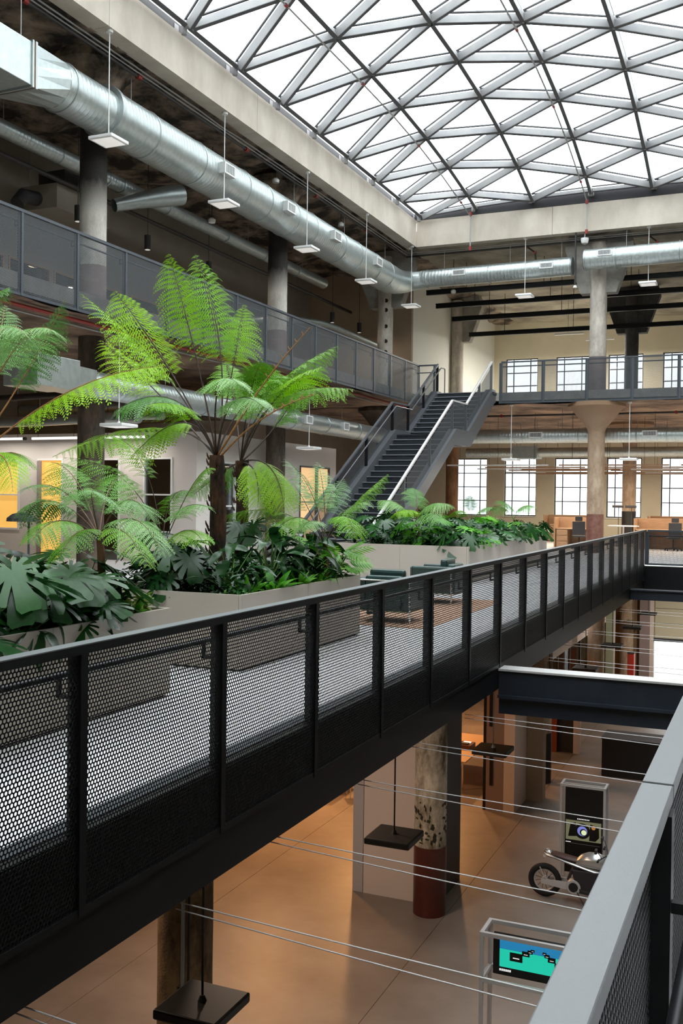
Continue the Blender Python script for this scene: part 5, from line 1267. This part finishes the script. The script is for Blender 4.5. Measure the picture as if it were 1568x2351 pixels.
# ------------------------------------------------------------------ planters
def planter(label, x0, x1, y0, y1, h=.77, px=2, py=2):
    t = thing('planter', label, 'planter', ((x0 + x1) / 2, (y0 + y1) / 2, 0), 'long beige planters')
    w = .03; g = .004
    def panels(n, a, b, f):
        for k in range(n): f(a + (b - a) * k / n + g / 2, a + (b - a) * (k + 1) / n - g / 2)
    panels(py, y0, y1, lambda a, b: MB().box(x1 - w, x1, a, b, 0.02, h).build('side_panel', M['planter'], t))
    panels(py, y0, y1, lambda a, b: MB().box(x0, x0 + w, a, b, 0.02, h).build('side_panel', M['planter'], t))
    panels(px, x0 + w + .002, x1 - w - .002, lambda a, b: MB().box(a, b, y0, y0 + w, 0.02, h).build('end_panel', M['planter'], t))
    panels(px, x0 + w + .002, x1 - w - .002, lambda a, b: MB().box(a, b, y1 - w, y1, 0.02, h).build('end_panel', M['planter'], t))
    MB().box(x0 + .04, x1 - .04, y0 + .04, y1 - .04, 0, .05).build('base', M['charcoal'], t)
    nx, ny = 14, 30; vs = []; fs = []
    for j in range(ny + 1):
        for i in range(nx + 1):
            x = x0 + w + .001 + (x1 - x0 - 2 * w - .002) * i / nx; y = y0 + w + .001 + (y1 - y0 - 2 * w - .002) * j / ny
            vs.append((x, y, h - .1 + .05 * noise.noise(Vector((x * 2.3, y * 2.3, 1)))))
    for j in range(ny):
        for i in range(nx):
            a = j * (nx + 1) + i; fs.append((a, a + 1, a + nx + 2, a + nx + 1))
    MB().add(vs, fs).build('soil', M['soil'], t, smooth=True)
planter('nearest beige planter at the left edge, full of split leaves and ferns', -6.75, -4.84, 1.2, 7.42, px=2, py=4)
planter('short beige planter carrying the tall tree fern', -6.95, -4.86, 8.72, 11.85, px=2, py=2)
planter('long far beige planter running toward the maroon footed column', -8.9, -5.85, 20.2, 28.1, px=2, py=6)

# ------------------------------------------------------------------ plants
def bez(a, b, c, t): return a * ((1 - t) ** 2) + b * (2 * t * (1 - t)) + c * (t * t)
Zv = Vector((0, 0, 1))
def frond(parent, P0, P1, P2, plen, t0, m, hint='h', stem='stem_brown', n=19, npin=13, r=.012):
    P0, P1, P2 = Vector(P0), Vector(P1), Vector(P2)
    vs = []; fs = []
    view = Vector((0.918, 0.397, 0)); rr = R
    roll = rr.uniform(-.35, .35)
    def pt(t): return bez(P0, P1, P2, t)
    def tangent(t): return ((P1 - P0) * (1 - t) + (P2 - P1) * t).normalized()
    for k in range(n):
        u = (k + .5) / n; t = t0 + (1 - t0) * u
        c = pt(t); T = tangent(t)
        Sd = T.cross(Zv)
        if hint == 'v':
            q = view - T * view.dot(T)
            Sd = q * (1 if Sd.dot(q) >= 0 else 1)
        if Sd.length < .05: Sd = view - T * view.dot(T)
        Sd.normalize()
        Sd = Matrix.Rotation(roll, 3, T) @ Sd
        l0 = plen * (math.sin(PI * min(1, .16 + .84 * u)) ** .75 * .95 + .08)
        if u > .9: l0 *= .8
        for sgn in (-1, 1):
            l = l0 * rr.uniform(.86, 1.08)
            D = (Sd * sgn * .86 + T * (.42 + .5 * u * u)).normalized()
            D = (D + Vector((rr.uniform(-.1, .1), rr.uniform(-.1, .1), rr.uniform(-.12, .06)))).normalized()
            Nn = D.cross(T); Nn.normalize()
            E = Nn.cross(D).normalized()
            drp = ((.62 if hint == 'v' else .36) + .2 * rr.random()) * l
            prev = c; base = len(vs)
            for q in range(npin):
                s = (q + .4) / npin; s2 = (q + 1.25) / npin
                a = c + D * (l * s) - Zv * (drp * s * s)
                b = c + D * (l * s2) - Zv * (drp * s2 * s2)
                pl = l * .225 * (1 - .88 * s ** 1.6) + .006
                for e in (-1, 1):
                    tip = (a + b) * .5 + E * (e * pl) + D * (pl * .35) - Zv * (.28 * pl)
                    mid = (a + b) * .5
                    w = (b - a) * .42
                    i = len(vs)
                    vs.extend((a, a + (tip - a) * .55 - w * .35, tip, b + (tip - b) * .5 + w * .35))
                    fs.append((i, i + 1, i + 2, i + 3))
    # slim midribs
    fo = MB().add(vs, fs).build('frond', M[m], parent)
    st_ = MB()
    st_.tube([pt(t / 12) for t in range(13)], [r * (1 - .072 * t) for t in range(13)], 6)
    st_.build('rachis', M[stem], fo, smooth=True)
    return fo

FLAB = {
 'tall': ('tall tree fern with shaggy brown trunk in the short planter', 'stem_black'),
 'behind': ('second tree fern standing behind the tall one, its trunk half hidden', 'stem_black'),
 'edge_low': ('tree fern at the left edge whose long frond arches into the picture', 'stem_rust'),
 'planter_front': ('silvery fern on a thin stem in the nearest planter', 'stem_brown'),
 'between': ('fern with thin dark stems left of the tall tree fern', 'stem_black'),
 'planter_right': ('pale fern at the right end of the short planter before the stair', 'stem_black'),
 'long_a': ('pale spreading fern at the left end of the long planter before the stair', 'stem_brown'),
 'long_b': ('small upright fern sprout rising from the middle of the long planter', 'stem_green'),
 'long_c': ('yellow green fern toward the far end of the long planter', 'stem_green'),
}
for key_, c, tz, tr, fl_ in FERNS:
    lab, stem = FLAB[key_]
    t = thing('tree_fern' if tr > .06 else 'fern', lab, 'fern', (c[0], c[1], tz), 'ferns in the planters')
    c = Vector(c)
    nk = 14; vs = []; fs = []; ns = 14
    for k in range(nk + 1):
        u = k / nk; z = tz - .04 + (c.z + .02 - tz + .04) * u
        for j in range(ns):
            a = 2 * PI * j / ns
            rad = tr * (1.12 - .22 * u) * (1 + (.22 if tr > .06 else .1) * noise.noise(Vector((math.cos(a) * 2.2, math.sin(a) * 2.2, z * 5))))
            vs.append((c.x + rad * math.cos(a) + .03 * math.sin(u * 3), c.y + rad * math.sin(a), z))
    for k in range(nk):
        for j in range(ns): fs.append((k * ns + j, k * ns + (j + 1) % ns, (k + 1) * ns + (j + 1) % ns, (k + 1) * ns + j))
    fs.append(tuple(nk * ns + j for j in range(ns)))
    tk = MB().add(vs, fs).build('trunk', M['trunk'] if tr > .05 else M['stem_brown'], t, smooth=True)
    if tr > .06:                                       # old frond stubs
        sb = MB()
        for k in range(70):
            a = R.uniform(0, 2 * PI); z = R.uniform(tz + .05, c.z - .02); o = Vector((math.cos(a), math.sin(a), 0))
            p = Vector((c.x, c.y, z)) + o * tr * .95
            sb.tube([p, p + o * .022 + Zv * .045, p + o * .03 + Zv * .08], [.014, .011, .004], 5)
        sb.build('frond_stubs', M['trunk'], tk, kind='stuff')
    for P1, P2, plen, t0, m, hint in fl_:
        L_ = (Vector(P2) - c).length
        frond(t, c, P1, P2, plen, t0, m, hint, stem, n=19 if tr > .06 else 16, npin=13 if tr > .06 else 11, r=.013 if tr > .06 else .007)
    if key_ == 'tall':
        for pts in FIDDLES:                            # unrolling young fronds
            P_ = [Vector(p) for p in pts]
            fo = MB().tube([P_[0] * (1 - u) ** 3 + P_[1] * 3 * u * (1 - u) ** 2 + P_[2] * 3 * u * u * (1 - u) + P_[3] * u ** 3 for u in [k / 14 for k in range(15)]],
                           [.014 * (1 - .05 * k) for k in range(15)], 7).build('young_frond', M['stem_rust'], t, smooth=True, label='rust brown young frond still unrolling')
            cu = MB()
            for k in range(12):
                u = .5 + .5 * k / 12
                p = P_[0] * (1 - u) ** 3 + P_[1] * 3 * u * (1 - u) ** 2 + P_[2] * 3 * u * u * (1 - u) + P_[3] * u ** 3
                s_ = (1 if k % 2 else -1) * (.05 - .03 * u)
                d_ = Vector((.9 * s_, .4 * s_, abs(s_) * .7))
                cu.tube([p, p + d_ * .6, p + d_ + Vector((0, 0, .012)), p + d_ * .8 + Vector((0, 0, .022))], [.005, .006, .008, .007], 5)
            cu.build('curls', M['stem_rust'], fo, kind='stuff')

# leaf blades in their own coordinates: +Y is the tip, +Z the upper face
def blade_split(nl, gap, inner, seed):
    rr = random.Random(seed); vs = [(0, .06, 0)]; fs = []
    def ro(ph): return .50 + .50 * math.cos(ph * .62) ** 2 - .10 * (ph > 2.3)
    def z(x, y): return .10 * abs(x) - .34 * (x * x + .55 * (y - .1) ** 2)
    for sg in (1, -1):
        tot = 2.72
        for k in range(nl):
            a0, a1 = tot * k / nl, tot * (k + 1) / nl
            g = gap * rr.uniform(.6, 1.3) * (0 if k == 0 else 1)
            g1 = gap * rr.uniform(.6, 1.3)
            ang = [(a0, inner), (a1, inner), (a0 + g * .9, .72), (a1 - g1 * .9, .74), (a0 + g * 1.1, .96), (a1 - g1 * 1.1, .94), ((a0 + a1) / 2, 1.02)]
            i = len(vs)
            for ph, q in ang:
                rad = ro(ph) * q; x = sg * rad * math.sin(ph) * .86; y = .06 + rad * math.cos(ph)
                vs.append((x, y, z(x, y)))
            F = [(0, i, i + 1), (i, i + 2, i + 3, i + 1), (i + 2, i + 4, i + 5, i + 3), (i + 4, i + 6, i + 5)]
            fs += F if sg < 0 else [tuple(reversed(f)) for f in F]
    return vs, fs
def blade_lance(width, droop, fold, n=8):
    vs = []; fs = []
    for k in range(n + 1):
        u = k / n; w = width * .5 * (math.sin(PI * min(1, u * .93 + .04)) ** .8) * (1.15 - .45 * u)
        zc = .18 * u - droop * u * u
        for s in (-1, 0, 1): vs.append((s * w, u, zc + abs(s) * w * fold))
    for k in range(n):
        for j in (0, 1):
            a = k * 3 + j; fs.append((a, a + 1, a + 4, a + 3))
    return vs, fs
def blade_fingers(nl):
    vs = []; fs = []
    for k in range(nl):
        y0 = .1 + .8 * k / nl
        for sg in (-1, 1):
            l = .42 * math.sin(PI * (.25 + .6 * k / nl)); w = .035
            i = len(vs)
            vs += [(0, y0 - w, 0), (0, y0 + w, 0), (sg * l * .6, y0 + .14 + w * 1.2, -.03), (sg * l, y0 + .30, -.10), (sg * l * .62, y0 + .12 - w * 1.2, -.03)]
            fs.append((i, i + 1, i + 2, i + 3, i + 4) if sg < 0 else (i + 4, i + 3, i + 2, i + 1, i))
    i = len(vs); vs += [(-.03, .85, 0), (.03, .85, 0), (.03, 1.05, -.05), (0, 1.2, -.1), (-.03, 1.05, -.05)]
    fs.append((i, i + 1, i + 2, i + 3, i + 4))
    i = len(vs); vs += [(-.012, 0, 0), (.012, 0, 0), (.012, .95, 0), (-.012, .95, 0)]; fs.append((i, i + 1, i + 2, i + 3))
    return vs, fs
def blade_mesh(nm, vf, m):
    me = bpy.data.meshes.new(nm); me.from_pydata(vf[0], [], vf[1]); me.materials.append(M[m])
    me.polygons.foreach_set('use_smooth', [True] * len(me.polygons)); me.update(); return me
BL = {
 'split': [blade_mesh('split_blade', blade_split(6, .11, .40, s), 'leaf_monstera') for s in (1, 2, 3)],
 'split_dark': [blade_mesh('split_blade_dark', blade_split(6, .10, .42, s), 'leaf_dark') for s in (4, 5)],
 'split_fresh': [blade_mesh('split_blade_fresh', blade_split(7, .11, .40, s), 'leaf_fresh') for s in (6, 7)],
 'lance_dark': [blade_mesh('lance_blade', blade_lance(w, d, .3), 'leaf_dark') for w, d in ((.40, .55), (.34, .35), (.46, .7))],
 'lance_fresh': [blade_mesh('nest_blade', blade_lance(w, d, .25), 'leaf_fresh') for w, d in ((.26, .35), (.22, .2), (.30, .5))],
 'fingers': [blade_mesh('finger_blade', blade_fingers(7), 'leaf_fresh'), blade_mesh('finger_blade_b', blade_fingers(6), 'fern_mid')],
}
def leafy(name, label, cat, kind, x, y, z, n, size, height, spread, rr, stem='stem_green', tilt=(.1, .9), group=None, upright=False):
    t = thing(name, label, cat, (x, y, z), group)
    for k in range(n):
        a = 2 * PI * (k * .618 + rr.uniform(-.06, .06)); h = height * (.35 + .65 * rr.random()); rad = spread * (.35 + .65 * rr.random())
        p = Vector((rad * math.cos(a), rad * math.sin(a), h))
        if upright: p = Vector((.05 * math.cos(a), .05 * math.sin(a), .03))
        az = a + rr.uniform(-.5, .5)
        pitch = -rr.uniform(*tilt) if not upright else rr.uniform(*tilt)
        Yd = Vector((math.cos(az) * math.cos(pitch), math.sin(az) * math.cos(pitch), math.sin(pitch)))
        Xd = Yd.cross(Zv)
        if Xd.length < .05: Xd = Vector((1, 0, 0))
        Xd.normalize(); Nd = Xd.cross(Yd)
        q = Matrix((Xd, Yd, Nd)).transposed()
        q = q @ Matrix.Rotation(rr.uniform(-.4, .4), 3, 'Y')
        o = new_obj('leaf', rr.choice(BL[kind]), t)
        s = size * rr.uniform(.75, 1.15)
        o.location = p; o.rotation_euler = q.to_euler(); o.scale = (s, s, s)
        if not upright:
            b = p * .5 + Vector((0, 0, h * .3))
            mb = MB().tube([Vector((x, y, z - .03)) + v for v in (Vector((0, 0, 0)), b * .7, p - Yd * .0)], [.008, .007, .005], 5)
            mb.build('petiole', M[stem], t)
    return t
rr = random.Random(11)
G1 = 'split leaf plants in the planters'
PLANTS = [
 # nearest planter
 ('monstera', 'dark split leaf plant at the very left of the nearest planter', 'split', -5.35, 4.75, 14, .40, .74, .40),
 ('monstera', 'split leaf plant with one broad grey green leaf facing the rail, nearest planter', 'split', -5.15, 5.45, 12, .46, .60, .38),
 ('monstera', 'split leaf plant below the silvery fern in the middle of the nearest planter', 'split', -5.15, 6.15, 13, .38, .55, .36),
 ('monstera', 'split leaf plant leaning over the right end of the nearest planter', 'split', -5.3, 6.75, 12, .42, .62, .36),
 ('monstera', 'dark tall split leaf plant at the back of the nearest planter', 'split_dark', -6.1, 5.5, 13, .42, .85, .45),
 ('monstera', 'dark split leaf plant behind the thin stemmed fern', 'split_dark', -6.2, 6.6, 13, .36, .66, .42),
 ('monstera', 'low dark split leaf plant spilling over the front edge near the left', 'split_dark', -5.02, 5.0, 9, .30, .25, .26),
 ('monstera', 'low split leaf plant spilling over the front edge below the silvery fern', 'split', -4.98, 6.45, 9, .28, .22, .24),
 # short planter
 ('monstera', 'dark split leaf plant behind the tall tree fern trunk', 'split_dark', -6.2, 9.5, 15, .34, .75, .42),
 ('monstera', 'dark split leaf plant left of the tall tree fern trunk', 'split_dark', -5.9, 9.05, 15, .30, .55, .34),
 ('monstera', 'dark leafy plant at the back right of the short planter', 'split_dark', -6.1, 11.2, 15, .34, .80, .42),
]
for nm, lab, kind, x, y, n, s, h, sp in PLANTS:
    leafy(nm, lab, 'plant', kind, x, y, .68, n, s, h, sp, rr, group=G1)
for n, (x, y, s, h) in enumerate(((-5.35, 9.35, .34, .40), (-5.2, 9.95, .36, .44), (-5.45, 10.5, .40, .50), (-5.15, 10.75, .34, .36), (-5.4, 11.3, .36, .46))):
    leafy('peace_lily', 'dark glossy broad leaved plant in the short planter, %s right of the trunk' % ORD[n], 'plant', 'lance_dark', x, y, .68, 20, s, h + .18, .28, rr, tilt=(-.5, .9), group='dark broad leaved plants')
for n, (x, y, s) in enumerate(((-5.08, 9.25, .26), (-5.02, 9.75, .30), (-5.0, 10.35, .27), (-5.05, 10.9, .25))):
    leafy('nest_fern', 'bright green strap leaved fern along the front of the short planter, %s from the camera' % ORD[n], 'fern', 'lance_fresh', x, y, .69, 15, s, .1, .1, rr, tilt=(.25, 1.2), upright=True, group='strap leaved ferns')
for n, (x, y, s, h) in enumerate(((-5.05, 11.35, .30, .42), (-5.2, 11.62, .30, .52))):
    leafy('finger_leaf_plant', 'fresh green finger leaved shrub at the right end of the short planter, %s one' % ('front', 'rear')[n], 'plant', 'fingers', x, y, .68, 20, s, h, .30, rr, tilt=(-.6, .7), group='finger leaved shrubs')
leafy('nest_fern', 'small strap leaved fern at the right corner of the nearest planter', 'fern', 'lance_fresh', -5.05, 7.15, .69, 12, .22, .1, .1, rr, tilt=(.1, 1.1), upright=True, group='strap leaved ferns')
leafy('peace_lily', 'dark broad leaved plant low at the front of the nearest planter', 'plant', 'lance_dark', -5.05, 4.45, .68, 12, .32, .3, .2, rr, tilt=(-.3, .9), group='dark broad leaved plants')
leafy('peace_lily', 'dark broad leaved plant between fern stem and planter front, nearest planter', 'plant', 'lance_dark', -5.0, 5.75, .68, 12, .28, .22, .2, rr, tilt=(-.2, 1.0), group='dark broad leaved plants')
# long planter: two rows of split leaf plants
k = 0
for row, x in enumerate((-6.25, -7.2, -8.2)):
    for j in range(7 if row < 2 else 4):
        y = 20.75 + (1.12 if row < 2 else 1.3) * j + .3 * row
        kind = ('split', 'split_fresh', 'split', 'split')[(j + row) % 4]
        leafy('monstera', 'glossy split leaf plant in the %s row of the long planter, %s from the camera' % (('front', 'middle', 'back')[row], ORD[j]), 'plant', kind,
              x + rr.uniform(-.12, .12), y, .68, 13, .40, .50 + .12 * row, .50, rr, group=G1, tilt=(-.1, .9))
# low creeping growth nobody could count
def undergrowth(label, x0, x1, y0, y1, n, m, s, hmax, rr):
    mb = MB()
    for k in range(n):
        x, y, z = rr.uniform(x0, x1), rr.uniform(y0, y1), .68 + rr.random() ** 2 * hmax
        a = rr.uniform(0, 2 * PI); l = s * rr.uniform(.6, 1.3); e = rr.uniform(-.5, .9)
        d = Vector((math.cos(a) * math.cos(e), math.sin(a) * math.cos(e), math.sin(e))); w = Vector((-math.sin(a), math.cos(a), 0)) * l * .2
        p = Vector((x, y, z))
        mb.add([p, p + d * l * .5 + w, p + d * l - Zv * l * .2, p + d * l * .5 - w], [(0, 1, 2, 3)])
    tag(mb.build('undergrowth', M[m]), label, 'plants', kind='stuff')
undergrowth('low dark undergrowth covering the soil of the nearest planter', -6.6, -4.95, 3.2, 7.3, 3600, 'leaf_dark', .16, .42, rr)
undergrowth('low green undergrowth covering the soil of the short planter', -6.8, -4.95, 8.85, 11.7, 3000, 'leaf_dark', .13, .30, rr)
undergrowth('fine mossy ground fern along the front edge of the short planter', -5.2, -4.93, 8.85, 11.7, 1000, 'leaf_fresh', .07, .10, rr)
undergrowth('fine yellow green ground fern at the right end of the nearest planter', -5.5, -4.95, 6.9, 7.36, 900, 'leaf_moss', .10, .20, rr)
undergrowth('low undergrowth covering the soil of the long planter', -8.7, -6.0, 20.4, 27.9, 3600, 'leaf_monstera', .2, .45, rr)
